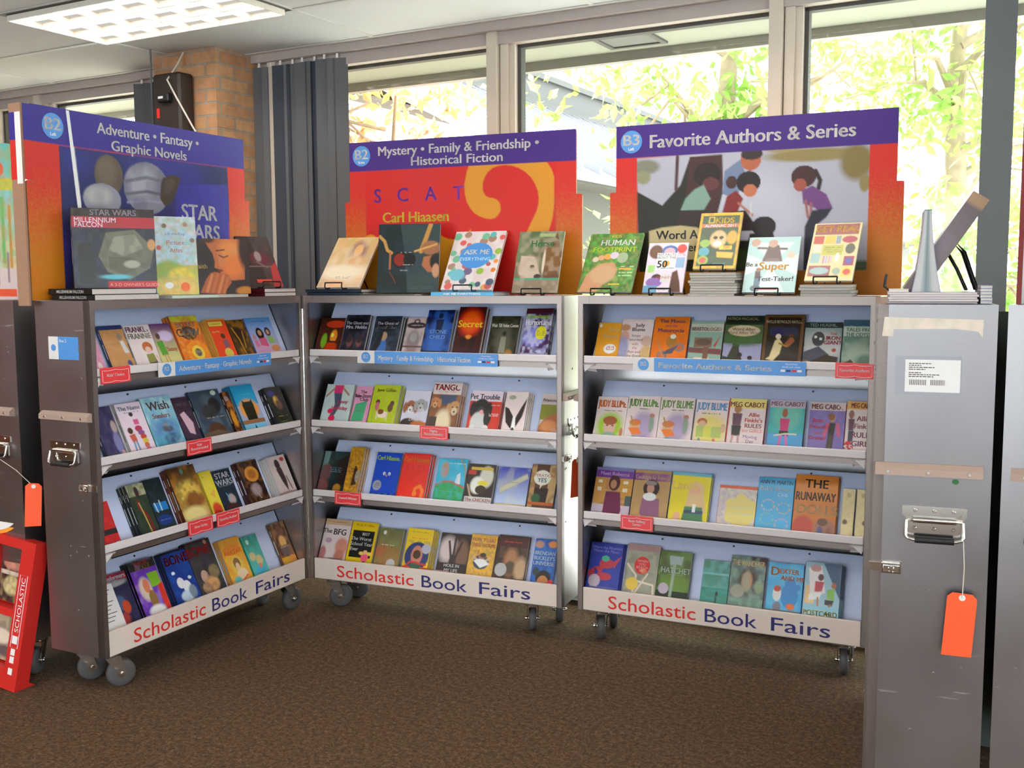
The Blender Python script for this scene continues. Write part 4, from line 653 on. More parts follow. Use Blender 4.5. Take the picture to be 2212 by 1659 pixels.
b = MB(); b.add([(.02, .0012, 1.468), (.257, .0012, 1.462), (.256, .0012, 1.416), (.245, .0012, 1.432), (.19, .0012, 1.438), (.043, .0012, 1.436), (.042, .0012, 1.418), (.015, .0012, 1.418)], [(0, 1, 2, 3, 4, 5, 6, 7)])
on_end('D', False, b, 'tape_scrap', M['strip'], CD)
b = MB(); b.prism([(.205 + .0085 * math.cos(q), 1.042 + .007 * math.sin(q)) for q in np.linspace(0, 6.28, 13)[:-1]], 0, .001, 'y'); on_end('D', False, b, 'round_sticker', M['green'], CD)
b = MB(); b.box(.062, .17, 0, .001, 1.282, 1.367, m=0); b.box(.17, .222, 0, .001, 1.282, 1.367, m=1)
def aend(t, a, z, h, w, m): b.text(t, (a, .0014, z), (-1, 0, 0), (0, 0, 1), h, m=m, align='l', maxw=w, bold=.01)
aend('Box 2', .162, 1.352, .011, .04, 1)
for i, w_ in enumerate((.03, .022, .03, .06, .05)): dashes(b, .162 + .0, 1.335 - i * .011, .004, w_, 1, .0014, 1) if False else dashes(b, .175, 1.335 - i * .0105, .004, w_ * .7, 1, .0014)
b.prism([(.195 + .013 * math.cos(q), 1.325 + .013 * math.sin(q)) for q in np.linspace(0, 6.28, 17)[:-1]], .001, .0014, 'y', m=0)
on_end('A', True, b, 'contents_label', [M['skyblue'], M['paper']], CA)
b = MB(); b.box(.06, .14, 0, .001, 1.27, 1.37); on_end('E', False, b, 'paper_label', M['paper'], CE)
# piano hinges
def hinge(k, x, parent):
    b = MB(); b.tube([(x, -.007, .17), (x, -.007, 1.44)], .005, 10)
    for i in range(30): b.tube([(x, -.007, .18 + i * .0425), (x, -.007, .2 + i * .0425)], .0058, 10)
    b.build('piano_hinge', M['chrome'], parent)
hinge('B', -.005, CB); hinge('D', -.006, CD)

b = MB(); b.box(.80, .806, DEP + .006, DEP + .15, .0, 1.46)  # added board, hides the bright window slit between the two cases
tag(b.build('packing_board', M['gapboard'], None, unit('F')), 'thin grey green board standing in the gap behind the tagged case', 'board')
# hanging orange tags
def hang_tag(k, left, a, ztop, zstr, label, tilt=0., o=.03, w=.072, h=.17):
    m_ = unit(k); P = P_end(k, left); p = m_ @ Vector(P(a, o, ztop)); yaw = UN[k][2] + (-math.pi / 2 if left else math.pi / 2)
    e = thing('hang_tag', label, 'tag', T(*p) @ RZ(yaw + tilt) @ RY(.06), 'orange hang tags')
    b = MB(); b.prism([(-w / 2, 0), (-w / 2, -h + .012 + .012), (-w / 2, -h), (w / 2, -h + .004), (w / 2, -.012), (w / 2 - .012, 0), (-w / 2 + .012, 0), (-w / 2, -.012)][2:] , -.0006, .0006, 'y'); b.build('tag_card', M['orange'], e)
    b = MB(); b.lathe([(.004, -.0012), (.008, -.001), (.008, .001), (.004, .0012)], 16, 'y', (0, 0, -.012)); b.build('eyelet', M['paper'], e)
    q = e.matrix_basis.inverted() @ (m_ @ Vector(P(*zstr))); b = MB(); b.tube([(0, -.0014, -.012), (q[0] * .5 + .003, q[1] * .5, q[2] * .5), tuple(q)], .0013, 6); b.build('string', M['string'], e)
    return e
hang_tag('D', False, .230, .757, (.226, .04, .896), 'orange paper tag hanging from the tall case nearest the camera')
hang_tag('B', False, .115, .79, (.12, .045, .89), 'orange tag dangling in the gap between the red-sign and children-sign cases', tilt=-.5, o=.035)
hang_tag('E', False, .37, .80, (.21, .045, .895), 'orange tag on a slack string beside the red floor display', tilt=.7, o=.012, w=.06)

# ------------------------------------------------------------------ header signs
SIGN_ART = {'A': 'P 22c .124,.196,.884,.192,.877,1.000,.129,.979;P 115 .124,.196,.311,.196,.266,.983,.119,.979;P 126 .124,.196,.884,.192,.890,.530,.133,.589;P 33a .617,.332,.881,.299,.880,.881,.600,.881;N 33a .5 4;E .318 .321 .059 .112 654;E .308 .302 .039 .076 765 .6;E .287 .455 .078 .087 99a;E .273 .437 .050 .051 bbb .6;E .482 .371 .103 .149 889;E .458 .343 .063 .088 aab .6;L 778 .012 .388,.342,.483,.308,.577,.327;L 667 .010 .386,.414,.481,.388,.580,.403;L 99b .008 .393,.459,.483,.440,.561,.448;P 432 .556,.301,.600,.276,.641,.286,.624,.364,.595,.444,.560,.463,.540,.423,.546,.342;P 543 .565,.319,.600,.297,.617,.321,.589,.390,.562,.393;N 225 .25 16;L eef .014 .165,.006,.193,.486;T .731 .486 .124 dde STAR;T .724 .604 .124 dde WARS', 'B': 'P d10 .022,.188,.974,.192,.977,.389,.020,.385;P d10 .101,.186,.892,.189,.891,1.007,.090,1.008;P e91 .551,.172,.538,.221,.527,.303,.529,.363,.537,.414,.551,.452,.567,.483,.590,.505,.614,.519,.637,.524,.653,.519,.667,.499,.676,.476,.677,.451,.673,.425,.663,.406,.646,.394,.629,.390,.615,.378,.606,.354,.603,.326,.604,.297,.612,.263,.624,.234,.644,.208,.668,.196,.696,.193,.723,.199,.750,.214,.774,.237,.799,.273,.817,.319,.828,.364,.831,.410,.829,.446,.822,.483,.811,.519,.793,.575,.738,.764,.737,.931,.813,.932,.835,.767,.870,.611,.886,.523,.892,.441,.892,.279,.881,.230,.867,.196,.857,.179;P e91 .089,1.018,.095,.611,.113,.603,.128,.607,.146,.633,.152,.663,.199,.709,.284,.668,.372,.611,.419,.608,.436,.630,.459,.644,.482,.647,.510,.636,.533,.617,.553,.583,.561,.761,.542,1.017;T .149 .352 .121 83a S;T .261 .350 .119 83a C;T .383 .350 .119 83a A;T .502 .352 .117 83a T;T .315 .495 .090 ec3 Carl Hiaasen', 'C': 'P bbc .101,.193,.892,.175,.898,.859,.111,.868;E .507 .557 .186 .236 ccd .6;P 221 .102,.388,.195,.474,.261,.359,.294,.201,.407,.199,.410,.421,.379,.632,.414,.872,.111,.868;P 422 .294,.201,.407,.196,.412,.368,.386,.552,.296,.574,.279,.412;L 533 .012 .249,.197,.245,.383;E .133 .247 .051 .043 887 .4;E .125 .308 .027 .039 997 .4;N 222 .0 4;E .717 .226 .162 .036 985 .4;E .851 .276 .051 .099 874 .4;E .878 .389 .017 .050 985 .4;E .611 .183 .061 .021 a96 .4;P 78a .416,.291,.471,.230,.491,.323,.458,.451,.410,.421;E .506 .233 .035 .062 b64;E .509 .203 .037 .033 322;E .355 .306 .048 .069 211;E .368 .360 .029 .037 633;P 8a9 .311,.389,.344,.364,.369,.446,.345,.510,.262,.506,.279,.440;P 322 .262,.506,.362,.510,.378,.578,.246,.599;E .499 .360 .041 .062 211;E .441 .357 .019 .037 422;E .505 .407 .023 .036 c75;P 822 .425,.436,.457,.403,.482,.452,.459,.542,.410,.527;L b76 .008 .466,.477,.514,.545;L eee .004 .509,.545,.509,.480;P 322 .426,.527,.490,.517,.539,.637,.475,.634;E .683 .342 .041 .061 422;E .672 .388 .021 .036 a54;L 322 .014 .721,.314,.737,.367,.732,.411;P 748 .678,.418,.712,.394,.758,.444,.779,.520,.752,.557,.721,.517,.683,.490;L a66 .009 .691,.477,.700,.567;L a66 .009 .709,.491,.710,.554;P 223 .714,.530,.779,.520,.760,.570,.723,.619,.726,.862,.688,.862,.690,.618;E .554 .612 .041 .057 211;P 211 .507,.650,.585,.639,.619,.874,.478,.872;P 221 .411,.686,.633,.692,.666,.874,.381,.872;E .477 .793 .095 .052 341 .5;E .874 .847 .058 .036 564 .5;P cb8 .148,.622,.196,.603,.263,.594,.321,.607,.362,.644,.364,.790,.148,.800;T .250 .647 .070 444 Word A;T .297 .721 .065 444 fter'}
def sign_board(k, x0, label, lines, badge, sub, cut=(0, 1.206), plain=None):
    WID, HEI, st, zb, zs = 1.206, .725, .028, .59, .445
    e = thing('header_sign', label, 'sign', unit(k) @ T(x0, .262, 1.5015), 'header signs on top of the cases')
    b = MB(); out = [(0, 0), (WID, 0), (WID, zs - .01), (WID - .01, zs), (WID - st, zs), (WID - st, HEI - .012), (WID - st - .012, HEI), (st + .012, HEI), (st, HEI - .012), (st, zs), (.01, zs), (0, zs - .01)]
    b.prism(out, 0, .012, 'y', hx('a86')); b.build('foam_board', M['speaker'] if plain else M['card'], e)
    if plain:
        b = MB(); b.box(.0285, .0275, .0, .012, zs, zb, m=0); b.box(.0285, .0275, .0, .012, zb, HEI - .012, m=1); b.box(-.001, 0, 0, .012, 0, zs, m=0); b.build('printed_edge', [M['darkred'], M['navyink']], e); return e
    base = 'G c31 c31;'
    im, texts = paint(base + SIGN_ART[k], WID, HEI, .0046)
    ny, nx = im.shape[0] - 1, im.shape[1] - 1
    X, Y = np.meshgrid(np.linspace(0, WID, nx + 1), np.linspace(HEI, 0, ny + 1))
    # frame gradient red to orange with a speckled change-over, and the blue band
    n = RNG.random(X.shape); g = np.clip((.46 - Y + (n - .5) * .14) / .26, 0, 1)[..., None]
    fr = hx('d21', .92) * (1 - g) + hx('c70', .95) * g
    inner = dict(A=(.150, 1.07), B=(.112, 1.082), C=(.122, 1.076))[k]; low = dict(A=.0, B=.0, C=.098)[k]
    side = (X < inner[0]) | (X > inner[1]) | (Y < low); im = np.where(side[..., None], fr, im * .82)
    im = np.where((Y > zb)[..., None], hx('418' if k != 'A' else '329', .85), im)
    keep = np.array([[True] * nx] * ny); xm = (X[:-1, :-1] + X[1:, 1:]) / 2; ym = (Y[:-1, :-1] + Y[1:, 1:]) / 2
    keep = (ym < zs) | ((xm > st) & (xm < WID - st)); fc = np.array(grid_faces(nx, ny)).reshape(ny, nx, 4)[keep].tolist()
    b = MB(); b.add(np.stack([X, np.full_like(X, -.0012), Y], -1).reshape(-1, 3), fc, im.reshape(-1, 3))
    for x, y, hh, c, s_ in texts: b.text(s_, (x * WID, -.0018, HEI * (1 - y)), (1, 0, 0), (0, 0, 1), hh * HEI * .72, hx(c, INK), bold=.03)
    if k == 'A': b.add([(.188, -.0024, .722), (.203, -.0024, .722), (.243, -.0024, .34), (.225, -.0024, .34)], [(0, 1, 2, 3)], hx('eef', INK))
    pr = b.build('printed_front', M['board_print'], e, col=True)
    for s_, xc, zc, hh, wd in lines: b = MB(); b.text(s_, (xc, -.0022, zc), (1, 0, 0), (0, 0, 1), hh, fit=wd, bold=.035); b.build('title_lettering', M['white'], pr)
    bx, bz = badge; b = MB(); b.prism([(bx + .048 * math.cos(q), bz + .048 * math.sin(q)) for q in np.linspace(0, 6.2832, 33)[:-1]], -.0018, -.0022, 'y', m=0)
    b.text(sub[0], (bx, -.0026, bz + .008), (1, 0, 0), (0, 0, 1), .044, m=1, fit=.07, bold=.04); b.text(sub[1], (bx, -.0026, bz - .03), (1, 0, 0), (0, 0, 1), .012, m=1, bold=.02)
    b.build('badge', [M['skyblue'], M['white']], pr)
    return e
SA_ = sign_board('A', -.03, 'header sign with a white beam of light on dark blue', [('Adventure • Fantasy •', .61, .675, .042, .555), ('Graphic Novels', .607, .613, .040, .41)], (.126, .655), ('B2', 'Left'))
SB_ = sign_board('B', .077, 'header sign with a big orange curl on red', [('Mystery • Family & Friendship •', .595, .678, .042, .815), ('Historical Fiction', .595, .624, .040, .465)], (.095, .66), ('B2', 'Right'))
SC_ = sign_board('C', .047, 'header sign showing children gathered below a tree', [('Favorite Authors & Series', .6, .653, .054, .84)], (.096, .656), ('B3', 'Left'))
b = MB(); b.box(-.012, -.004, .0, .062, -.02, .722); wg = b.build('folded_wing', M['card'], SA_)
b = MB(); b.box(-.0128, -.0121, .0, .062, .59, .69, hx('329', .85)); b.box(-.0128, -.0121, .0, .062, .446, .59, hx('d21', .92)); b.box(-.004, .0285, -.0024, -.0016, .4455, .59, hx('d21', .92)); b.box(-.004, .0285, -.0024, -.0016, .59, .722, hx('329', .85)); b.box(-.004, .0275, -.0015, .011, .446, .722, hx('a86')); b.build('printed_edge', M['board_print'], wg, col=True)
b = MB(); b.box(-.0138, -.013, .0, .03, .43, .69); b.build('tape_strip', M['white'], wg)
SF_ = sign_board('F', .0, 'dark edge of a sign behind the tall tagged case', [], (0, 0), ('', ''), plain=True)

# ------------------------------------------------------------------ shelf strips and red shelf tags
def shelf_strip(k, x0, x1, label, num, txt):
    e = thing('shelf_strip', label, 'shelf label', unit(k) @ T(x0, -.0052, 1.193), 'blue shelf strips'); w = x1 - x0
    b = MB(); b.box(.09, w, 0, .0015, 0, .056, m=0); b.box(0, .09, 0, .0015, 0, .056, m=1)
    b.build('strip_card', [M['skyblue'], M['paper']], e)
    b = MB(); b.text(txt, (.10 + (w - .22) / 2, -.0006, .027), (1, 0, 0), (0, 0, 1), .022, fit=min(w - .24, .025 * len(txt)), bold=.03, m=0)
    b.text('All purchases', (w - .055, -.0006, .046), (1, 0, 0), (0, 0, 1), .006, m=0); b.text('benefit your school', (w - .055, -.0006, .035), (1, 0, 0), (0, 0, 1), .006, m=0)
    for i, mm in enumerate((0, 1, 2, 0)): b.box(w - .095 + i * .021, w - .078 + i * .021, -.0006, -.0002, .016, .024, m=mm)
    b.prism([(.045 + .024 * math.cos(q), .028 + .024 * math.sin(q)) for q in np.linspace(0, 6.2832, 25)[:-1]], -.0004, -.0001, 'y', m=3)
    b.text(num, (.045, -.0008, .031), (1, 0, 0), (0, 0, 1), .017, m=0, bold=.03)
    b.build('lettering', [M['white'], M['navyink'], M['redink'], M['skyblue']], e)
shelf_strip('A', .317, .988, 'blue shelf strip about adventure and fantasy', 'B2', 'Adventure · Fantasy · Graphic Novels')
shelf_strip('B', .286, .988, 'blue shelf strip about mystery and family', 'B2', 'Mystery · Family & Friendship · Historical Fiction')
shelf_strip('C', .243, .938, 'blue shelf strip about authors and series', 'B3', 'Favorite Authors & Series')
def shelf_tag(k, x0, r, txt, label):
    w, h = .142, .06; e = thing('shelf_tag', label, 'shelf tag', unit(k) @ T(x0, -.0058, LT[r] + .001 - h) @ RX(-.05), 'red shelf tags')
    b = MB(); b.box(0, w, 0, .0012, 0, h); b.build('tag_card', M['tagred'], e)
    b = MB()
    top = lambda x: h - .008 - .004 * abs(math.sin(x / w * math.pi * 2)); bot = lambda x: .009 - .004 * abs(math.sin(x / w * math.pi * 2))
    xs = np.linspace(.009, w - .009, 17); pts = [(x, -.0006, top(x)) for x in xs] + [(x, -.0006, bot(x)) for x in xs[::-1]]
    b.tube(pts, .0009, 5, closed=True)
    L_ = txt.split('/')
    for i, s_ in enumerate(L_): b.text(s_, (w / 2, -.0006, h * .52 + (len(L_) - 1) * .007 - i * .014), (1, 0, 0), (0, 0, 1), .011, maxw=w * .78, bold=.03)
    b.build('lettering', M['white'], e)
shelf_tag('A', .036, 0, "Kids' Choice", 'red tag at the outer end of the pillar-side top shelf')
shelf_tag('A', .456, 1, 'Kids/Recommended', 'red tag on the second shelf of the pillar-side case')
shelf_tag('A', .448, 2, 'New Series', 'red tag under the golden battle paperback on the third shelf')
shelf_tag('A', .612, 2, 'Favorite Author', 'red tag below the navy paperback on the third shelf')
shelf_tag('B', .602, 1, 'Highly/Recommended', 'red tag below the thick puppy paperback stack')
shelf_tag('B', .148, 2, 'Award-Winner', 'red tag under the curled golden paperback')
shelf_tag('C', 1.047, 0, 'Favorite Authors', 'red tag below the book with a wavy blue edge')
shelf_tag('C', .193, 2, 'Best-Selling/Series', 'red tag below the purple dress girl paperback')
shelf_books()
b = MB(); b.add([(-.06, 0, .0), (.05, 0, 0), (.05, .19, 0), (-.06, .19, 0), (-.06, 0, -.001), (.05, 0, -.001), (.05, .19, -.001), (-.06, .19, -.001)], [(0, 1, 2, 3), (7, 6, 5, 4), (0, 4, 5, 1), (1, 5, 6, 2), (2, 6, 7, 3), (3, 7, 4, 0)])
for i in range(9): b.add([(-.045, .17 - i * .015, .0004), (.03 - (i % 3) * .012, .17 - i * .015, .0004), (.03 - (i % 3) * .012, .167 - i * .015, .0004), (-.045, .167 - i * .015, .0004)], [(0, 1, 2, 3)], m=1)
tag(b.build('order_form', [M['paper'], M['rubber']], None, unit('A') @ T(.095, .03, .222) @ RX(math.pi / 2 - LEAN)), 'white printed order form lying at the bottom shelf corner', 'paper')

# ------------------------------------------------------------------ books, easels and stacks on the case tops
TOPZ = 1.5015
def easel(k, u, d, z, lean, yaw, label, w=.09, h=.14):
    e = thing('wire_easel', label, 'easel', unit(k) @ T(u, d, z) @ RZ(yaw), 'black wire book easels')
    s, c = math.sin(lean), math.cos(lean); b = MB(); r = .0032
    f = lambda y, x=0., o=0.: (x, y * s + o * c + .004, y * c - o * s + .006)
    for sx in (-1, 1):
        x = sx * w / 2
        b.tube([(x, -.034, .03), (x, -.038, .012), (x, -.03, .0035), (x, .004, .0035), f(.02, x, .004), f(h, x, .004)], r, 8)
        b.tube([f(h, x, .004), (x * 1.15, h * s + .05, h * c * .5), (x * 1.25, h * s + .085, .0035)], r, 8)
    b.tube([(-w / 2, -.034, .03), (w / 2, -.034, .03)], r, 8); b.tube([f(h, -w / 2, .004), f(h, w / 2, .004)], r, 8); b.tube([f(h * .5, -w / 2, .004), f(h * .5, w / 2, .004)], r * .8, 8)
    b.build('wire_frame', M['wire'], e)
    return e
def top_book(k, u, d, z, lean, yaw, w, h, t, spine, label, art, name='picture_book', cell=.003, hard=.0, ez=None):
    lean = math.radians(lean); yaw = math.radians(yaw)
    mt = unit(k) @ T(u, d, z) @ RZ(yaw) @ T(0, t * math.cos(lean) * .0, t * math.sin(lean)) @ RX(math.pi / 2 - lean)
    b0 = make_book(name, label, mt @ T(0, 0, -t), w, h, t, spine, art, cell, 'cover-out books on the case tops', hard=hard)
    if ez: easel(k, u, d, z - ez[1], lean, yaw, ez[0])
    return b0
def flat_stack(k, u, d, z, n, w, dep, t, yaw, label, grp, spine='111', sp_txt=None, page_front=True, jit=.006):
    """books lying flat; the page edges face the front unless page_front is False, then the spine does"""
    first = None; o_ = ['lowest', 'second lowest', 'third lowest', 'fourth lowest', 'fifth lowest', 'sixth lowest', 'seventh lowest', 'eighth lowest', 'ninth lowest', 'tenth lowest']
    for i in range(n):
        nm = (('top one' if i == n - 1 else o_[i]) + ' of ' if n > 1 else '') + label
        mt = unit(k) @ T(u + rnd.uniform(-jit, jit), d + rnd.uniform(-jit, jit) * .5, z + i * (t + .0006)) @ RZ(yaw + rnd.uniform(-.01, .01))
        if first is None:
            e = thing('stacked_book', nm, 'book', mt, grp); b = MB(); sp = hx(spine, INK)
            b.box(-w / 2, w / 2, -dep / 2, dep / 2, 0, .0012, sp); b.box(-w / 2, w / 2, -dep / 2, dep / 2, t - .0012, t, sp)
            if page_front: b.box(-w / 2, -w / 2 + .0015, -dep / 2, dep / 2, 0, t, sp)
            else: b.box(-w / 2, w / 2, -dep / 2, -dep / 2 + .0015, 0, t, sp)
            if sp_txt:
                if page_front: b.text(sp_txt, (-w / 2 - .0006, 0, t / 2), (0, -1, 0), (0, 0, 1), t * .5, hx('bbb'), fit=dep * .62, bold=.02)
                else: b.text(sp_txt, (0, -dep / 2 - .0006, t / 2), (1, 0, 0), (0, 0, 1), t * .5, hx('eef'), fit=w * .6, bold=.02)
            b.build('cover', M['print'], e, col=True)
            b = MB(); b.box(-w / 2 + .0015, w / 2 - .002, -dep / 2 + .0018, dep / 2 - .002, .0012, t - .0012); b.build('pages', M['pages'], e); first = e
        else: clone(first, mt, nm, grp)
    return z + n * (t + .0006)
# on the pillar-side case
zt = flat_stack('A', .19, .125, TOPZ, 2, .315, .23, .021, 0, 'two black spined books lying under the spaceship book', 'flat books on the pillar-side case', '111', 'MILLENNIUM FALCON')
top_book('A', .225, .10, zt, 4, -32, .305, .305, .02, '222', 'big dark picture book with a grey machine, red band title',
  'B 223;N 335 .4 8;R 0 0 1 .1 211;R 0 .1 1 .24 a23;P 665 .4,.3 .75,.26 .98,.5 .92,.75 .66,.9 .4,.8 .3,.6;P 887 .5,.35 .75,.32 .85,.5 .6,.6 .42,.52;P 554 .42,.6 .7,.62 .85,.7 .6,.84 .42,.76;N 443 .35 12;E .7 .7 .1 .05 998 .4;E .95 .45 .05 .07 b85 .3;E .5 .86 .18 .03 5ab .6;P 222 .06,.45 .2,.42 .28,.6 .24,.95 .06,.95;R .4 .92 1 1 b22;T .28 .145 .075 dcd MILLENNIUM;T .2 .205 .075 dcd FALCON;T .5 .05 .09 a9a STAR WARS;T .72 .96 .05 e99 A 3-D OWNER\'S GUIDE', 'picture_book')
zt = flat_stack('A', .545, .11, TOPZ, 1, .26, .22, .012, 0, 'pale green spined book lying under the animal map book', 'flat books on the pillar-side case', 'cdc', 'Picture Atlas', page_front=False)
top_book('A', .535, .09, zt, 5, -30, .172, .322, .014, '9bc', 'pale blue map book covered with small animals',
  'B bcd;N cde .6 6;E .5 .42 .46 .28 acd .3;N ddd .3 12;R 0 .62 1 1 bb5;E .3 .7 .35 .14 8a4 .4;E .6 .75 .3 .1 dc4 .4;E .5 .9 .5 .14 db6 .5;N 7a5 .3 10;N c84 .25 14;E .1 .4 .06 .03 b55;E .9 .3 .06 .03 876;E .25 .12 .06 .03 765;E .75 .1 .06 .03 a87;E .3 .88 .1 .04 eee;E .68 .9 .11 .06 e62;T .5 .22 .045 67a Lift-the-Flap;T .5 .33 .07 a56 Picture;T .5 .43 .07 a56 Atlas')
zt = flat_stack('A', .79, .12, TOPZ, 1, .2, .2, .012, 0, 'white edged book lying under the praying face book', 'flat books on the pillar-side case', 'ccc')
top_book('A', .80, .09, zt, 5, -28, .25, .24, .012, '320', 'dark book with a praying face in orange light',
  'B 211;N 322 .4 4;P b63 .2,0 .27,.14 .35,.27 .38,.42 .37,.53 .46,.56 .47,.62 .52,.68 .66,.76 .9,.74 .93,.3 .85,0;E .66 .22 .2 .2 d84 .7;E .7 .5 .18 .2 d73 .6;E .5 .4 .06 .12 c74 .6;E .95 .2 .14 .35 311 .5;E .28 .0 .12 .08 421 .6;L 411 .02 .46,.3,.54,.34,.62,.31;L 521 .025 .42,.22,.56,.2;E .47 .58 .05 .02 722 .4;P a52 .1,.98 .22,.72 .3,.62 .38,.6 .62,.66 .66,.8 .5,1;L c74 .05 .22,.95,.32,.66;L b63 .05 .32,.96,.42,.65;L c74 .05 .42,.98,.52,.67;L b63 .05 .52,.98,.6,.7;E .9 .95 .16 .08 b72 .4;T .14 .5 .1 b95 Faith')
zt = flat_stack('A', 1.09, .105, TOPZ, 2, .22, .18, .017, 0, 'two red spined books lying under the brown easel book', 'flat books on the pillar-side case', '511')
top_book('A', 1.075, .075, zt, 30, -18, .17, .27, .012, '322', 'dark brown book leaning on an easel by the case corner',
  'B 433;N 544 .5 4;P 322 0,0 .4,0 .6,1 0,1;E .55 .45 .3 .14 623 .4;E .5 .4 .1 .1 988 .4;L 776 .03 .4,.5,.7,.62;R .1 .58 .95 .61 765;R .25 .85 .7 .92 d43;P a33 .8,.6 1,.5 1,1 .7,1', ez=('black wire easel holding the dark brown book', 0))
# on the red-sign case
zt = flat_stack('B', .155, .12, TOPZ, 2, .3, .21, .014, 0, 'two dark spined books lying under the tan portrait book', 'flat books on the red-sign case', '123', page_front=False)
top_book('B', .16, .04, zt, 41, 0, .231, .315, .012, 'a86', 'tan book with a faded portrait on an easel',
  'G b95 a85;N c96 .5 4;E .62 .3 .2 .22 854 .5;E .62 .27 .1 .12 c95 .4;E .62 .5 .25 .14 b84 .5;E .45 .7 .5 .14 cb9 .6;N cb9 .3 5;E .4 .92 .2 .06 c84 .4;S .3 .78 .7 .83 654 2', ez=('black wire easel holding the tan portrait book', 0))
zt = flat_stack('B', .44, .12, TOPZ, 1, .28, .22, .008, 0, 'thin grey book lying under the dark mask book', 'flat books on the red-sign case', '443', page_front=False)
top_book('B', .506, .075, zt, 11, 12, .29, .32, .016, '112', 'big dark book with two horned helmet heads facing',
  'B 122;P 344 .35,0 1,0 1,1 .5,1 .45,.5;N 234 .4 4;L b84 .05 .02,.18,.1,.25,.15,.38,.22,.42;L a63 .03 .2,.42,.2,.65;L b84 .07 .85,0,.78,.2,.7,.4;E .86 .35 .16 .1 964 .2;L c95 .03 .6,.4,.95,.3;P a64 .75,.48 .95,.45 .95,.7 .82,.7 .72,.6;E .95 .55 .1 .12 222 .2;E .95 .68 .06 .1 b86 .3;E .36 .52 .13 .12 111 .1;E .36 .52 .1 .09 821 .2;E .52 .52 .1 .1 111 .1;S .5 .9 .9 .95 455 2;L 631 .02 .2,.7,.3,.85;S .36 .4 .55 .43 aaa 1;S .4 .58 .58 .61 aaa 1;S .36 .66 .5 .69 aaa 1')
zt = flat_stack('B', .81, .10, TOPZ, 1, .3, .2, .016, 0, 'blue spined book lying under the bubble pattern book', 'flat books on the red-sign case', '4ad', 'ASK ME EVERYTHING', page_front=False)
_r = random.Random(3); _bub = 'B cbb;N ddd .4 4;' + ';'.join('E %.2f %.2f %.3f %.3f %s' % (_r.uniform(.04, .96), _r.uniform(.03, .97), q, q * .77, _r.choice(['976', '657', 'c72', '5aa', 'a55', '8a4', '456', 'b98', 'd84', '779', '6a8', '433', 'c55'])) for q in [_r.uniform(.045, .085) for _ in range(46)])
top_book('B', .81, .055, zt, 34, 0, .25, .318, .016, 'a9a', 'white book of many coloured bubbles around a blue oval', _bub + ';E .52 .42 .32 .22 48c;E .25 .75 .14 .1 6ab;T .52 .36 .1 eef ASK ME;T .52 .48 .07 bdf EVERYTHING', ez=('black wire easel holding the bubble pattern book', 0))
top_book('B', 1.13, .065, TOPZ + .008, 22, 0, .209, .288, .012, '674', 'green and brown book with two horses',
  'G 564 765;N 786 .5 5;P 643 .55,.2 .9,.15 1,.4 1,.8 .7,.85 .6,.6;E .8 .45 .2 .25 753 .4;E .3 .6 .22 .2 b98 .3;P ba9 .1,.4 .4,.42 .6,.75 .45,.82 .1,.7;E .38 .58 .05 .03 432;E .52 .74 .08 .04 433;E .62 .5 .03 .2 cba .4;R 0 .76 1 .79 497;R 0 .79 1 1 876;N a98 .5 8;P 643 .8,.1 .85,.02 .9,.15;R .45 .04 .8 .09 9a7;T .55 .2 .13 485 Horse', ez=('black wire easel holding the horse book', .008))
# on the children-sign case
top_book('C', .093, .052, TOPZ + .008, 36, 0, .24, .31, .012, '463', 'grassy green book with a giant foot shape',
  'B 473;N 5a4 .7 9;N 362 .5 13;P b86 .02,1 .1,.7 .3,.52 .55,.5 .66,.62 .6,.75 .45,.88 .35,1;E .4 .7 .24 .16 b97 .3;N c96 .2 20;E .2 .45 .06 .045 cba;E .3 .42 .06 .045 c97;E .42 .4 .07 .05 d94;E .54 .38 .08 .06 cbc;E .7 .42 .1 .09 9a8;S .7 .55 .95 .75 ddb 4;R .68 .6 .9 .63 d93;R .55 .86 .75 .88 cb3;T .55 .16 .12 eee HUMAN;T .52 .28 .1 cd3 FOOTPRINT;T .5 .05 .06 eb2 KIDS', ez=('black wire easel holding the grassy foot book', .008))
top_book('C', .346, .055, TOPZ + .008, 26, 0, .169, .228, .012, 'ccc', 'white book with small pictures and a big number fifty',
  'B dcd;E .2 .18 .17 .14 643 .2;E .55 .16 .2 .11 46a;E .55 .18 .14 .08 cab;E .85 .12 .12 .09 c32;R .25 .2 .72 .55 eee;P 9c7 .05,.45 .22,.45 .22,.6 .05,.6;E .3 .72 .13 .09 432;E .25 .8 .2 .1 86a;R .0 .86 .35 1 69b;R .4 .64 .65 .8 ccc;P 532 .68,.6 .8,.55 .9,.8 .95,1 .65,1;R .75 .3 .95 .5 8ac;E .5 .42 .09 .06 d93;T .47 .24 .06 333 FAST FACTS;T .47 .3 .06 333 ABOUT THE;T .4 .43 .17 222 50;S .3 .5 .7 .53 333 1;T .5 .7 .06 b55 DONKEY;S .78 .2 .95 .27 c55 2;T .5 .93 .06 556 DASH', ez=('black wire easel holding the number fifty book', .008))
zt = flat_stack('C', .565, .115, TOPZ, 9, .19, .2, .0098, 0, 'nine grey paperbacks piled under the yellow bordered book', 'flat books under the yellow bordered book', '998')
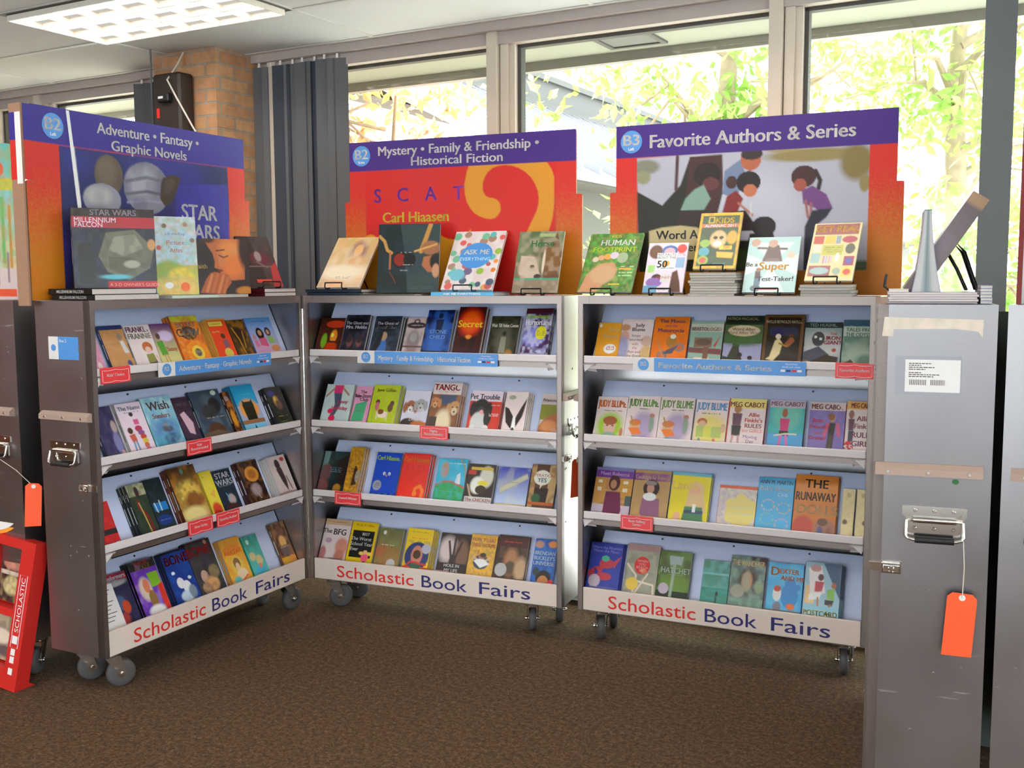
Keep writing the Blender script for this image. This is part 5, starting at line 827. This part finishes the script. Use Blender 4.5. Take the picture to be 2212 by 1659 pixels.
top_book('C', .559, .058, zt + .008, 30, 0, .173, .265, .014, 'a82', 'yellow bordered book with a leopard face',
  'B ea0;R .06 .05 .94 .95 242;N 352 .4 6;R .06 .2 .94 .27 b64;E .5 .48 .2 .16 ca7 .2;N 321 .15 14;E .43 .45 .05 .03 221;E .57 .45 .05 .03 221;E .5 .56 .1 .05 ddc .3;E .2 .55 .12 .07 8a4;E .2 .7 .13 .08 49a;E .2 .85 .13 .08 8a4;E .2 .85 .08 .05 b43;E .82 .45 .12 .12 c93 .3;R .55 .6 .85 .66 eb3;P ea3 .5,.7 .9,.72 .88,.82 .52,.8;R .45 .9 .75 .93 478;T .6 .14 .12 eb1 KIDS;T .5 .235 .06 eee ALMANAC 2011;T .72 .63 .06 b43 500;L eb0 .02 .22,.08,.34,.08,.34,.18,.22,.18,.22,.08', ez=('black wire easel holding the yellow bordered book', .008))
top_book('C', .777, .052, TOPZ + .008, 31.5, 0, .204, .258, .012, 'abb', 'pale blue book with a leaping figure and orange word',
  'B acc;P cdd .5,.5 .1,.1 .9,.1;P cdd .5,.5 1,.3 1,.7;P cdd .5,.5 .2,1 .8,1;P cdd .5,.5 0,.3 0,.7;E .14 .1 .09 .07 b98;P 655 .4,.15 .6,.15 .7,.45 .3,.45;E .48 .12 .09 .07 b98;L 655 .05 .2,.2,.75,.22;L 766 .07 .4,.42,.6,.42;E .85 .33 .08 .06 dba;P 544 .2,.62 .3,.62 .32,.75 .2,.75;R .2 .75 .32 .88 578;E .26 .6 .05 .04 866;E .24 .93 .1 .06 567;R .3 .93 .65 .96 c55;T .12 .5 .09 444 Be a;T .55 .53 .17 ea4 Super;T .6 .76 .1 445 Test-Taker!', ez=('black wire easel holding the pale blue book', .008))
zt = flat_stack('C', 1.0, .115, TOPZ, 4, .19, .2, .0105, 0, 'four grey paperbacks piled under the grid pattern book', 'flat books under the grid pattern book', '998')
top_book('C', 1.003, .055, zt + .008, 31, -8, .183, .262, .012, 'cba', 'cream book with a maroon title band and picture grid',
  'B dc9;R .04 .02 .96 .2 955;R .04 .22 .25 .36 b54;R .28 .22 .5 .36 db5;R .52 .22 .62 .36 89a;E .8 .29 .16 .06 a45;R .04 .38 .22 .5 ccb;R .26 .38 .7 .56 bb5;E .84 .45 .1 .09 554;R .04 .52 .24 .7 9bb;R .28 .58 .5 .7 cbb;L 966 .02 .32,.58,.32,.7;L 9aa .02 .38,.58,.38,.7;L c96 .02 .44,.58,.44,.7;E .6 .6 .04 .08 eee;R .74 .58 .96 .74 935;E .85 .66 .07 .05 55a;R .04 .74 .5 .92 955;E .27 .83 .2 .06 9bb;E .63 .84 .08 .06 9a9;R .74 .77 .96 .93 dc5;E .85 .85 .08 .05 c43;S .3 .41 .66 .52 774 3;T .5 .1 .13 eb4 GET REAL', ez=('black wire easel holding the cream picture grid book', .008))
# on the tall tagged case (D): magazines, an open book seen on edge and a big book on an easel seen from the side
WD = UN['D'][3]
def dT(a, back, z): return unit('D') @ T(WD - back, a, z)
def flat_mag(a0, a1, z, n, t, label, grp, col='bab', dep=.22, jit=.004):
    first = None
    for i in range(n):
        nm = (['lowest', 'second', 'third', 'fourth', 'fifth', 'top'][i if i < n - 1 else 5] + ' of ' if n > 1 else '') + label
        mt = unit('D') @ T(WD - .045 - dep / 2 + rnd.uniform(-jit, jit), (a0 + a1) / 2 + rnd.uniform(-jit, jit), z + i * (t + .0004))
        if first is None:
            e = thing('magazine', nm, 'magazine', mt, grp); w = a1 - a0; b = MB(); b.box(-dep / 2, dep / 2, -w / 2, w / 2, 0, .0008, hx(col)); b.box(-dep / 2, dep / 2, -w / 2, w / 2, t - .0008, t, hx(col)); b.build('cover', M['print'], e, col=True)
            b = MB(); b.box(-dep / 2 + .001, dep / 2 - .001, -w / 2 + .001, w / 2 - .001, .0008, t - .0008); b.build('pages', M['pages'], e); first = e
        else: clone(first, mt, nm, grp)
    return z + n * (t + .0004)
z1 = flat_mag(.028, .246, TOPZ, 5, .0056, 'five white magazines piled on the tall tagged case', 'magazines on the tall tagged case')
flat_mag(.250, .279, TOPZ, 6, .0075, 'six narrow blue grey booklets beside the white magazines', 'booklets on the tall tagged case', '89b', .12, .0008)
flat_mag(.03, .08, z1, 1, .0085, 'small white booklet lying on the magazine pile', 'magazines on the tall tagged case', 'cbb', .12)
e = thing('open_book', 'grey covered book standing half open on the magazine pile', 'book', dT(.12, .07, z1) @ RZ(math.pi / 2)); b = MB()
hh = .215; zs = np.linspace(0, hh, 13); hw = lambda z, k: .0095 + (.028 if k > 0 else .025) * (1 - z / hh) ** 1.7
ff = []; fc_ = []
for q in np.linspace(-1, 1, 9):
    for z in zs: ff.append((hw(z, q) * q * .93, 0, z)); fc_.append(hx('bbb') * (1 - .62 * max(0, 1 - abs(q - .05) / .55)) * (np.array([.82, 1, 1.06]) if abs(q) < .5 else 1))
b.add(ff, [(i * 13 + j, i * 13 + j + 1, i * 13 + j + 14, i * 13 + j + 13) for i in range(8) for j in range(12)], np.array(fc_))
b.add([(x, .15, zs[-1]) for x in (-.008, .008)] + [(x, 0, zs[-1]) for x in (.008, -.008)], [(0, 1, 2, 3)], hx('ccc')); b.add([(x, y + .15, z) for x, y, z in ff], [(i * 13 + j + 13, i * 13 + j + 14, i * 13 + j + 1, i * 13 + j) for i in range(8) for j in range(12)], hx('899'))
b.build('pages', M['print'], e, col=True)
b = MB()
for k in (-1, 1):
    v = []
    for z in zs: v += [(k * hw(z, k), -.001, z), (k * hw(z, k), .152, z), (k * hw(z, k) * .93, .152, z), (k * hw(z, k) * .93, -.001, z)]
    b.add(v, [(4 * j + a, 4 * j + (a + 1) % 4, 4 * j + 4 + (a + 1) % 4, 4 * j + 4 + a) for j in range(12) for a in range(4)], hx('aab'))
b.box(-.0095, .0095, -.001, .152, hh - .002, hh, hx('556')); b.build('cover', M['print'], e, col=True)
lean = math.radians(33); mt = dT(.062, .19, z1 + .012)
e = thing('picture_book', 'thick mauve spined book on an easel seen from its side', 'book', mt @ RX(math.pi / 2 - lean) @ T(0, 0, -.05), 'cover-out books on the case tops')
b = MB(); w_, h_, t_ = .2, .30, .046
b.box(-w_ / 2, w_ / 2, 0, h_, t_ - .003, t_, hx('998')); b.box(-w_ / 2, w_ / 2, 0, h_, 0, .003, hx('98a'))
yy = np.linspace(0, h_, 25); v = []; cc = []
for y in yy:
    for z in (0, t_ * .5, t_): v.append((w_ / 2 + .001, y, z)); q = y / h_; cc.append(hx('a86') if q > .9 else hx('766') * (1 - .5 * abs(q - .45)) + hx('346') * (.35 if .3 < q < .6 and z > 0 else .1))
b.add(v, [(3 * j + a, 3 * j + a + 1, 3 * j + a + 4, 3 * j + a + 3) for j in range(24) for a in range(2)], np.array(cc))
b.build('cover', M['print'], e, col=True)
b = MB(); b.box(-w_ / 2 + .002, w_ / 2, .002, h_ - .002, .003, t_ - .003); b.build('pages', M['pages'], e)
e = thing('wire_easel', 'black wire easel holding the mauve spined book on magazines', 'easel', dT(.062, .19, z1), 'black wire book easels'); b = MB(); s_, c_ = math.sin(lean), math.cos(lean)
for x in (-.045, .045):
    b.tube([(x, -.04, .045), (x, -.044, .014), (x, -.03, .0036), (x, .02, .0036), (x, .042 + .01 * s_, .012), (x, .042 + .16 * s_, .16 * c_), (x, .155, .105), (x, .19, .0036)], .0036, 8)
    b.tube([(x * .5, .042 + .13 * s_, .13 * c_), (x * .5, .14, .06), (x * .5, .165, .0036)], .0032, 8)
b.tube([(-.045, -.04, .045), (.045, -.04, .045)], .0036, 8); b.tube([(-.045, .042 + .16 * s_, .16 * c_), (.045, .042 + .16 * s_, .16 * c_)], .0036, 8); b.build('wire_frame', M['wire'], e)
# on the back-to-back case E: rounded display card with a bright map picture, a thin tray
e = thing('display_card', 'rounded turquoise and yellow city picture card on the rear case', 'sign', unit('E') @ T(UN['E'][3] - .05, .19, TOPZ) @ RZ(math.radians(90)))
w_, h_ = .2, .6
im, _t = paint('G 5aa dc9;N 6bb .4 5;R 0 .22 1 .3 cb4;R 0 .3 1 .38 8bb;N 796 .0 6;L 7a5 .08 .1,.4,.1,.8;L c95 .08 .3,.42,.3,.75;L 6a6 .1 .5,.35,.5,.75;L b84 .08 .7,.4,.7,.8;L 8a7 .08 .9,.38,.9,.75;N b84 .4 9;N 7a5 .4 7;R 0 .8 1 1 cbb;L 654 .05 .3,.72,.3,.9;L 867 .05 .6,.7,.6,.88;R .3 .93 .8 .98 d53;E .5 .16 .1 .04 c64;E .2 .1 .06 .03 c64', w_, h_, .005)
ny, nx = im.shape[0] - 1, im.shape[1] - 1; X, Y = np.meshgrid(np.linspace(0, 1, nx + 1), np.linspace(1, 0, ny + 1)); xx = (X - .5) * w_
cap = np.sqrt(np.maximum(0, 1 - (2 * X - 1) ** 4)); zz = Y * (h_ - .08 + .08 * cap)
b = MB(); b.add(np.stack([xx, np.zeros_like(xx), zz], -1).reshape(-1, 3), grid_faces(nx, ny), im.reshape(-1, 3)); b.add(np.stack([xx, np.full_like(xx, .004), zz], -1).reshape(-1, 3), [f[::-1] for f in grid_faces(nx, ny)], hx('a98'))
b.build('printed_card', M['board_print'], e, col=True)
b = MB(); b.box(-.06, .06, .004, .09, 0, .003); b.prism([(.004, 0), (.08, 0), (.004, .2)], -.002, .002, 'x'); b.build('card_foot', M['card'], e)

# ------------------------------------------------------------------ red floor display leaning on the rear case
def red_display():
    a = unit('A'); u_ = (a.to_3x3() @ Vector((1, 0, 0))); n_ = (a.to_3x3() @ Vector((0, 1, 0)))
    org = Vector((-1.918, 3.852, 0.0)); yaw = math.atan2(-n_.y, -n_.x)            # local x runs along the end panel, towards the aisle
    lean = math.atan2(.10, .58)
    e = thing('floor_display', 'red cardboard floor display with magazines by the rear case', 'display stand', T(*org) @ RZ(yaw) @ RX(-lean) @ RY(.075) @ T(0, 0, .03))
    w, h, d = .46, .545, .06; P_ = .075
    b = MB()
    b.box(-w, -w + P_, 0, d, 0, h); b.box(-P_, 0, 0, d, 0, h); b.box(-w + P_, -P_, 0, d, h - .035, h); b.box(-w + P_, -P_, 0, d, .0, .05); b.box(-w + P_, -P_, 0, d, .245, .275); b.box(-w + P_, -P_, d - .004, d, 0, h)
    b.box(-.24, -.232, 0.01, d, .05, h - .035)
    b.build('red_frame', M['red'], e)
    b = MB(); b.prism([(0, 0), (0, -.03), (d + .06, -.03), (d, 0)], -w, 0, 'x'); b.build('base_foot', M['red'], e)
    b = MB(); b.text('SCHOLASTIC', (-P_ / 2 - .002, -.0008, .30), (0, 0, 1), (-1, 0, 0), .022, fit=.21, bold=.0)
    x0, x1, z0, z1_ = -P_ + .014, -.02, .135, .415
    b.tube([(x0, -.0006, z0), (x1, -.0006, z0), (x1, -.0006, z1_), (x0, -.0006, z1_)], .0012, 5, closed=True)
    b.box(x0 + .006, x1 - .006, -.0012, -.0004, .15, .18)
    for z in (.03, .075, .105): b.box(-P_ + .022, -.03, -.0012, -.0004, z, z + .025)
    b.build('lettering', M['white'], e)
    # header: a rounded orange and red oval card with a white panel
    b = MB(); el = lambda cx, cz, rx, rz, n=32: [(cx + rx * math.cos(q), cz + rz * math.sin(q)) for q in np.linspace(0, 6.2832, n + 1)[:-1]]
    b.prism(el(-.30, .655, .19, .125), .02, .026, 'y', m=0); b.prism(el(-.30, .645, .178, .11), .016, .02, 'y', m=1); b.prism(el(-.30, .64, .16, .09), .013, .016, 'y', m=2)
    b.build('header_card', [M['red'], mat('orange_card', srgb(240, 160, 50), .5), M['white']], e)
    for i, (x, z, art, lab) in enumerate((( -.155, .285, 'B 322;N 986 .8 5;E .5 .3 .4 .12 c87 .4;E .5 .7 .3 .18 cb8 .3;R 0 .45 1 .52 cba;N 654 .4 9', 'dark spotted magazine in the upper pocket of the red display'),
                                      ( -.32, .285, 'B 864;N 764 .5 4;E .5 .4 .3 .2 a87 .4', 'plain brown magazine in the upper pocket of the red display'),
                                      ( -.155, .058, 'B 987;N cb9 .6 5;E .4 .5 .4 .16 dcb .3;E .6 .8 .3 .12 655 .4', 'pale patterned magazine in the lower pocket of the red display'),
                                      ( -.32, .058, 'B 755;N a98 .6 5;E .5 .5 .4 .16 c98 .3', 'rosy magazine in the lower pocket of the red display'))):
        make_book('magazine', lab, e.matrix_basis @ T(x, d - .012, z) @ RX(math.pi / 2), .148, .215 if z > .1 else .18, .008, '655', art, .004, 'magazines in the red floor display', cat='magazine')
    return e
red_display()

# ------------------------------------------------------------------ the room
CZ = 2.80; NW = 4.50
def room(b, name, m_, kind=True, par=None):
    o = b.build(name, m_, par, None if par else MW)
    if kind and par is None: struct(o)
    return o
b = MB(); b.box(-9.5, 5.2, -1.6, 4.62, -.06, 0); b.box(-9.5, -3.6, -5.2, -1.6, -.06, 0); room(b, 'floor', M['carpet'])
b = MB(); b.box(-3.6, 5.2, -5.2, -1.6, -.06, 0); room(b, 'floor', M['vinyl'])  # unseen pale stretch, added to bounce light up to the ceiling
b = MB(); b.box(-9.5, 5.2, -5.2, 4.62, CZ, CZ + .1); ceil = room(b, 'ceiling', M['ceil'])
b = MB()
FIX = [(-4.45, 3.17)] + [(-2.01, 3.17), (.43, 3.17), (2.87, 3.17), (-6.89, 3.17)] + [(s, n) for n in (1.34, -.49, -2.32, -4.15) for s in (-6.89, -4.45, -2.01, .43, 2.87)]
for i in range(-4, 9): s = -3.23 + 1.22 * (i - 1); b.box(s - .012, s + .012, -5.2, NW - .08, CZ - .004, CZ)
for j in range(-14, 3): n = 3.17 + .61 * j; b.box(-9.5, 5.2, n - .012, n + .012, CZ - .0045, CZ)
room(b, 'ceiling_grid', M['tbar'], par=ceil)
b = MB(); b.box(-9.5, 5.2, NW, NW + .12, -.05, .02); b.box(-9.5, -6.5, NW, NW + .12, .02, CZ); room(b, 'wall_front', M['wallp'])  # unseen solid piece past the left window, added to cut light on the ceiling
b = MB(); b.box(-9.5, -9.42, -5.2, NW, 0, CZ); room(b, 'wall_left', M['wood'])
b = MB(); b.box(5.12, 5.2, -5.2, NW, 0, .25); b.box(5.12, 5.2, -5.2, NW, 2.6, CZ); b.box(5.12, 5.2, 3.4, NW, .25, 2.6); b.box(5.12, 5.2, -5.2, -4.8, .25, 2.6); room(b, 'wall_right', M['wallp'])
b = MB(); b.box(-9.5, 5.2, -5.2, -5.1, 0, .25); b.box(-9.5, 5.2, -5.2, -5.1, 2.6, CZ); b.box(-1.2, .3, -5.2, -5.1, .25, 2.6); b.box(1.8, 5.2, -5.2, -5.1, .25, 2.6); b.box(.3, 1.8, -5.2, -5.1, .25, 1.4); room(b, 'wall_back', M['backwall'])
b = MB(); b.box(-9.5, -6.6, -5.2, -5.1, .25, 2.6); room(b, 'wall_back', M['wood'])
def window(name, x0, x1, z0, z1, n, muls, head, mw=.13):
    b = MB(); b.box(x0, x1, n, n + .1, z1, head); b.box(x0, x1, n - .03, n + .1, z0 - .05, z0)
    for s in muls:
        b.box(s, s + mw, n + .0, n + .1, z0, z1); b.box(s, s + .055, n - .05, n + .0, z0, head - .02); b.box(s + .06, s + .10, n - .02, n + .0, z0, head - .02)
    fr = room(b, name, M['frame'])
    b = MB(); xs = [x0] + [v for s in muls for v in (s, s + mw)] + [x1]
    for i in range(0, len(xs), 2):
        a, c = xs[i], xs[i + 1]
        if c - a < .05: continue
        for q in ((a, a + .018), (c - .018, c)): b.box(q[0], q[1], n + .03, n + .075, z0, z1)
        b.box(a, c, n + .03, n + .075, z1 - .016, z1)
    room(b, 'gasket', M['frame_d'], par=fr)
    for i in range(0, len(xs), 2):
        a, c = xs[i], xs[i + 1]
        if c - a < .05: continue
        b = MB(); b.box(a + .018, c - .018, n + .05, n + .054, z0, z1 - .016); room(b, 'pane', M['glass'], par=fr)
    return fr
window('window_1', -4.1, 4.9, .07, 2.70, NW, [-3.99, -2.60, -1.225, .16, 1.55, 2.94], CZ)
window('window_2', -6.5, -4.54, .07, 2.70, NW, [-6.5, -5.955, -4.67], CZ)
b = MB()
for q in (-6.6, -5.3, -3.9, -2.6, -1.26, .3, 1.74): b.box(q, q + .06, -5.19, -5.11, .25, 2.6)
w3 = room(b, 'window_3', M['frame'])
b = MB(); b.box(-6.6, -1.2, -5.15, -5.146, .25, 2.6); room(b, 'pane', M['glass'], par=w3)  # unseen glazing, added to throw frontal light into the cases
b = MB()
b = MB(); b.box(.3, 1.8, -5.15, -5.146, 1.4, 2.6); room(b, 'pane', M['glass'], par=w3)
b = MB()
for q in (-4.8, -3.4, -2.0, -.6, .8, 2.2, 3.34): b.box(5.13, 5.19, q, q + .06, .25, 2.6)
w4 = room(b, 'window_4', M['frame'])
b = MB(); b.box(5.15, 5.154, -4.8, 3.4, .25, 2.6); room(b, 'pane', M['glass'], par=w4)  # unseen side glazing, added to light the front of the pillar-side case
b = MB(); b.box(-4.08, 4.9, 4.42, 4.47, 2.757, 2.797); b.box(-9.4, -4.54, 4.42, 4.47, 2.757, 2.797); b.box(-4.08, 4.9, 4.47, 4.5, 2.70, 2.757); b.box(-9.4, -4.54, 4.47, 4.5, 2.70, 2.757); room(b, 'trim_1', M['rail'])
b = MB(); b.box(-4.08, 4.9, 4.40, 4.42, 2.797, 2.80); b.box(-9.4, -4.54, 4.40, 4.42, 2.797, 2.80); room(b, 'trim_2', M['wallp'])
b = MB(); b.box(-4.536, -4.082, 4.155, 4.62, 0, CZ); room(b, 'pillar', M['brick'])
# vertical blinds
def blind(s0, s1, n, angs, label, wd=.115, z0=.36):
    e = thing('vertical_blind', label, 'blind', MW @ T(s0, 4.44, 0), 'slate vertical blinds')
    for i in range(n):
        s = (s1 - s0) * (i + .5) / n; an = angs[i % len(angs)]
        b = MB(); q = np.linspace(-.5, .5, 7); v = []
        for z in (z0, 2.735):
            for x in q: v.append((x * wd, .006 * (1 - (2 * x) ** 2), z))
        b.add(v, [(j, j + 1, j + 8, j + 7) for j in range(6)], smooth=True); b.add([(x, y + .0012, z) for x, y, z in v], [(j, j + 7, j + 8, j + 1) for j in range(6)], smooth=True)
        sl = b.build('slat', M['slat'] if (i + 1) % 3 else M['slat_d'], e, T(s, (i % 2) * .012, 0) @ RZ(an))
        b = MB(); b.box(-.006, .006, -.002, .002, 2.735, 2.757); b.build('hook', M['white'], sl)
    return e
blind(-4.075, -3.47, 8, [.12, .3, .05, .22, -.05, .2, .1, .35], 'slate grey vertical blind gathered beside the brick pillar')
blind(-.395, -.275, 1, [.35], 'single dark blind slat hanging by the far window edge', .115)
blind(-4.99, -4.77, 3, [.3, .5, .2], 'dark blind bunch partly behind the wall speaker', .11)
# speaker box, its white cable and a thin aerial rod
e = thing('wall_speaker', 'dark brown wall speaker box on the brick pillar', 'speaker', MW @ T(-4.335, 4.045, 2.27))
b = MB(); b.box(-.10, .10, 0, .108, 0, .40, bev=.012); b.build('speaker_box', M['speaker'], e)
b = MB(); b.box(-.03, .05, -.035, .0, .245, .29, bev=.006); b.build('sensor', M['black'], e)
b = MB(); b.box(-.02, .015, -.037, -.035, .262, .274); b.build('sensor_plate', M['paper'], e)
b = MB(); b.box(-.07, -.05, -.002, 0, .17, .22); b.build('red_mark', M['redink'], e)
b = MB(); b.tube([(-4.30, 4.145, 2.79), (-4.30, 4.10, 2.72), (-4.31, 4.035, 2.63), (-4.245, 4.035, 2.53), (-4.17, 4.06, 2.39), (-4.13, 4.13, 2.25), (-4.12, 4.147, 1.9), (-4.12, 4.147, 1.2), (-4.12, 4.147, .3)], .005, 8)
tag(b.build('cable', M['cable'], None, MW), 'thin white cable running down the brick pillar', 'cable')
b = MB(); b.tube([(0, 0, 0), (.004, 0, 1.18)], .006, 8, rs=[.007, .005]); b.lathe([(.02, -.01), (.02, .04)], 12, 'z'); tag(b.build('aerial_rod', M['black'], None, MW @ T(-4.175, 3.80, 1.55)), 'thin black rod rising behind the space sign', 'rod')
# the rod stands on a narrow post behind the case
b = MB(); b.box(-.015, .015, -.015, .015, 0, 1.54); b.box(-.12, .12, -.12, .12, 0, .015); tag(b.build('rod_stand', M['black'], None, MW @ T(-4.175, 3.80, 0)), 'black floor post carrying the thin rod behind the cases', 'stand')
# ceiling lights
def light(s, n, label, first=None):
    mt = MW @ T(s, n, 0)
    if first: return clone(first, mt, label, 'fluorescent ceiling lights')
    e = thing('ceiling_light', label, 'ceiling light', mt, 'fluorescent ceiling lights')
    L_, W_ = 1.22, .61; b = MB(); z0, z1_ = CZ - .006, CZ
    b.box(.0, L_, 0, .028, z0, z1_); b.box(.0, L_, W_ - .028, W_, z0, z1_); b.box(0, .022, .028, W_ - .028, z0, z1_); b.box(L_ - .022, L_, .028, W_ - .028, z0, z1_); b.build('frame', M['frame_d'], e)
    b = MB(); b.box(.022, L_ - .022, .028, W_ - .028, CZ - .0012, CZ - .0006); b.build('diffuser', M['lamp'], e)
    b = MB(); iw, il = W_ - .056, L_ - .044
    for i in range(7): x = .022 + il * i / 6; b.box(x - .003, x + .003, .028, W_ - .028, CZ - .03, CZ - .0013)
    for j in range(4): y = .028 + iw * j / 3; b.box(.022, L_ - .022, y - .004, y + .004, CZ - .03, CZ - .0013)
    b.build('louver', M['louver'], e)
    return e
LB = ['bright louvered ceiling light above the pillar-side case'] + ['louvered ceiling light above the aisle, outside the picture'] * 30
l0 = light(*FIX[0], LB[0])
for i, fx in enumerate(FIX[1:]): light(*fx, LB[1], l0)  # unseen fixtures added in close rows to brighten the room

# ------------------------------------------------------------------ outside
def outside(b, name, m_, label=None, cat=None, par=None):
    o = b.build(name, m_, par, None if par else MW)
    if par is None: (tag(o, label, cat) if label else struct(o))
    return o
b = MB(); b.box(-40, 40, 4.62, 60, -.25, -.05); outside(b, 'ground', M['ground'])
b = MB(); b.box(-4.3, 8, 4.62, 8.4, -.05, -.02); outside(b, 'path', M['concrete'])
b = MB(); b.box(-14, -4.3, 4.62, 8.1, -.05, -.015); outside(b, 'ground', M['mulch'])  # unseen patch added to send less bounced light to the left ceiling
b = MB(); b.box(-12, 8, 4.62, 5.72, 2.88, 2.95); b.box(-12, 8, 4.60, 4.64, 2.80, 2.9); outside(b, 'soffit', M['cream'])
b = MB(); b.box(-12, 8, 5.70, 5.76, 2.825, 3.06); outside(b, 'fascia', M['fascia'])
b = MB(); b.box(-12, 8, -5.3, 5.8, 3.06, 3.1); outside(b, 'exterior_roof', M['fascia'])
def soffit_light(s, n, label, src=None):
    mt = MW @ T(s, n, 2.88)
    if src: return clone(src, mt, label, 'recessed soffit lights')
    e = thing('soffit_light', label, 'outdoor light', mt, 'recessed soffit lights'); b = MB()
    b.box(-.17, .17, -.17, -.14, -.012, -.0005); b.box(-.17, .17, .14, .17, -.012, -.0005); b.box(-.17, -.14, -.14, .14, -.012, -.0005); b.box(.14, .17, -.14, .14, -.012, -.0005); b.build('trim_ring', M['frame_d'], e)
    b = MB(); b.box(-.14, .14, -.14, .14, -.004, -.0005); b.build('lens', M['darkwall'], e); return e  # flat plate coloured dark to stand in for the shaded recess
SL0 = soffit_light(-2.27, 5.42, 'square recessed light in the cream soffit, middle bay')
soffit_light(-7.4, 5.42, 'square recessed light in the soffit, far bay behind the pillar', SL0)
# neighbouring wing with a standing seam roof
e = thing('school_wing', 'grey building wing with a ribbed metal roof', 'building', MW)
b = MB(); b.box(-8.4, -4.35, 8.2, 30, -.1, 2.35); b.build('brick_wall', M['brick2'], e)
b = MB(); b.prism([(-8.4, -.1), (-4.35, -.1), (-4.35, 2.3), (-7.0, 3.6), (-8.4, 3.6)], 8.1, 8.2, 'y'); b.build('gable_wall', M['wallp'], e)
b = MB(); b.box(-4.36, -4.3, 8.0, 30, 1.75, 2.5); b.box(-4.36, -3.98, 8.0, 30, 2.42, 2.5); b.build('eave', M['darkwall'], e)
b = MB(); sx0, sz0, sx1, sz1 = -3.95, 2.52, -7.0, 4.0; b.add([(sx0, 7.9, sz0), (sx0, 30, sz0), (sx1, 30, sz1), (sx1, 7.9, sz1), (sx0, 7.9, sz0 - .08), (sx0, 30, sz0 - .08), (sx1, 30, sz1 - .08), (sx1, 7.9, sz1 - .08)], [(0, 1, 2, 3), (7, 6, 5, 4), (0, 4, 5, 1), (1, 5, 6, 2), (2, 6, 7, 3), (3, 7, 4, 0)])
for i in range(54):
    y = 8.0 + i * .4; b.add([(sx0, y, sz0), (sx0, y + .05, sz0), (sx1, y + .05, sz1), (sx1, y, sz1), (sx0, y, sz0 + .07), (sx0, y + .05, sz0 + .07), (sx1, y + .05, sz1 + .07), (sx1, y, sz1 + .07)], [(4, 5, 6, 7), (0, 1, 5, 4), (1, 2, 6, 5), (2, 3, 7, 6), (3, 0, 4, 7)])
b.build('metal_roof', M['roofm'], e)
b = MB(); b.box(-7.4, -7.0, 7.9, 30, 3.6, 4.42); b.box(-7.45, -6.94, 7.9, 30, 4.42, 4.5); b.box(-7.0, -6.93, 7.9, 30, 4.0, 4.1); b.build('upper_fascia', M['darkwall'], e)
b = MB(); b.box(-3.2, 9, 17.0, 17.3, -.1, 1.35); tag(room(b, 'garden_wall', M['brick2'], kind=False), 'low brown brick garden wall beyond the windows', 'wall')
# trees: trunk, branches and a mass of leaves
def tree(s, n, h, spread, nleaf, ml, label, seed, zc=None, lsz=.062, low=.45, name='tree', tk=1.0):
    r = np.random.default_rng(seed); e = thing(name, label, 'tree', MW @ T(s, n, -.1), 'trees outside the windows'); b = MB()
    b.tube([(0, 0, 0), (.05, 0, h * .3), (-.05, .05, h * .55), (.08, 0, h * .85)], .1, 10, rs=[.16 * tk, .12 * tk, .085 * tk, .03 * tk]); br = []
    for i in range(13):
        z = h * r.uniform(.28, .8); a = r.uniform(0, 6.28); L_ = spread * r.uniform(.5, .95); p0 = Vector((0, 0, z)); p1 = p0 + Vector((math.cos(a) * L_ * .5, math.sin(a) * L_ * .5, L_ * .28)); p2 = p0 + Vector((math.cos(a) * L_, math.sin(a) * L_, L_ * r.uniform(.2, .6)))
        b.tube([p0, p1, p2], .03, 6, rs=[.05 * tk, .028 * tk, .01]); br.append((p1, p2))
        for k in range(2): q = p1.lerp(p2, r.uniform(.2, .8)); b.tube([q, q + Vector(r.normal(0, spread * .2, 3))], .012, 5)
    b.build('trunk', M['bark'], e)
    ncl = 110; cl = np.stack([r.normal(0, spread * .5, ncl), r.normal(0, spread * .5, ncl), h * low + (h * (1.05 - low)) * r.random(ncl)], 1)
    C = cl[r.integers(0, ncl, nleaf)] + r.normal(0, spread * .10, (nleaf, 3)); sz = lsz * r.uniform(.6, 1.3, nleaf)
    A = r.normal(size=(nleaf, 3)); A /= np.linalg.norm(A, axis=1)[:, None]; B_ = np.cross(A, r.normal(size=(nleaf, 3))); B_ /= np.linalg.norm(B_, axis=1)[:, None]; N_ = np.cross(A, B_)
    V = np.stack([C - A * sz[:, None], C + B_ * (sz * .45)[:, None] + N_ * (sz * .15)[:, None], C + A * sz[:, None], C - B_ * (sz * .45)[:, None] + N_ * (sz * .15)[:, None]], 1).reshape(-1, 3)
    lb = MB(); i = np.arange(nleaf) * 4; lb.add(V, np.concatenate([np.stack([i, i + 1, i + 2], 1), np.stack([i, i + 2, i + 3], 1)]).tolist()); o = lb.build('foliage', ml, e); o['kind'] = 'stuff'
    return e
tree(-4.45, 6.2, 3.5, .75, 1500, M['leafo'], 'orange leaved young tree in front of the ribbed metal roof', 3, lsz=.055, low=.35, tk=.3)
tree(-2.75, 8.8, 5.6, 1.3, 4200, M['leafg'], 'light green tree with a forked trunk behind the children sign', 5)
tree(-1.2, 11.2, 6.4, 1.5, 4200, M['leafg'], 'light green tree with thin bare branches past the children sign', 8, lsz=.07)
tree(-.62, 8.2, 2.2, .7, 2200, M['leafg'], 'low pale green bush behind the magazine pile', 11, lsz=.05, low=.05, name='bush', tk=.2)
tree(-3.15, 6.9, 2.1, .35, 380, M['leafg'], 'slim green sapling in the gap between the red and children signs', 13, lsz=.055, low=.1, name='sapling', tk=.15)
tree(3.4, 11.0, 6.0, 1.5, 2200, M['leafg'], 'pale green tree at the far window edge', 17, lsz=.07)
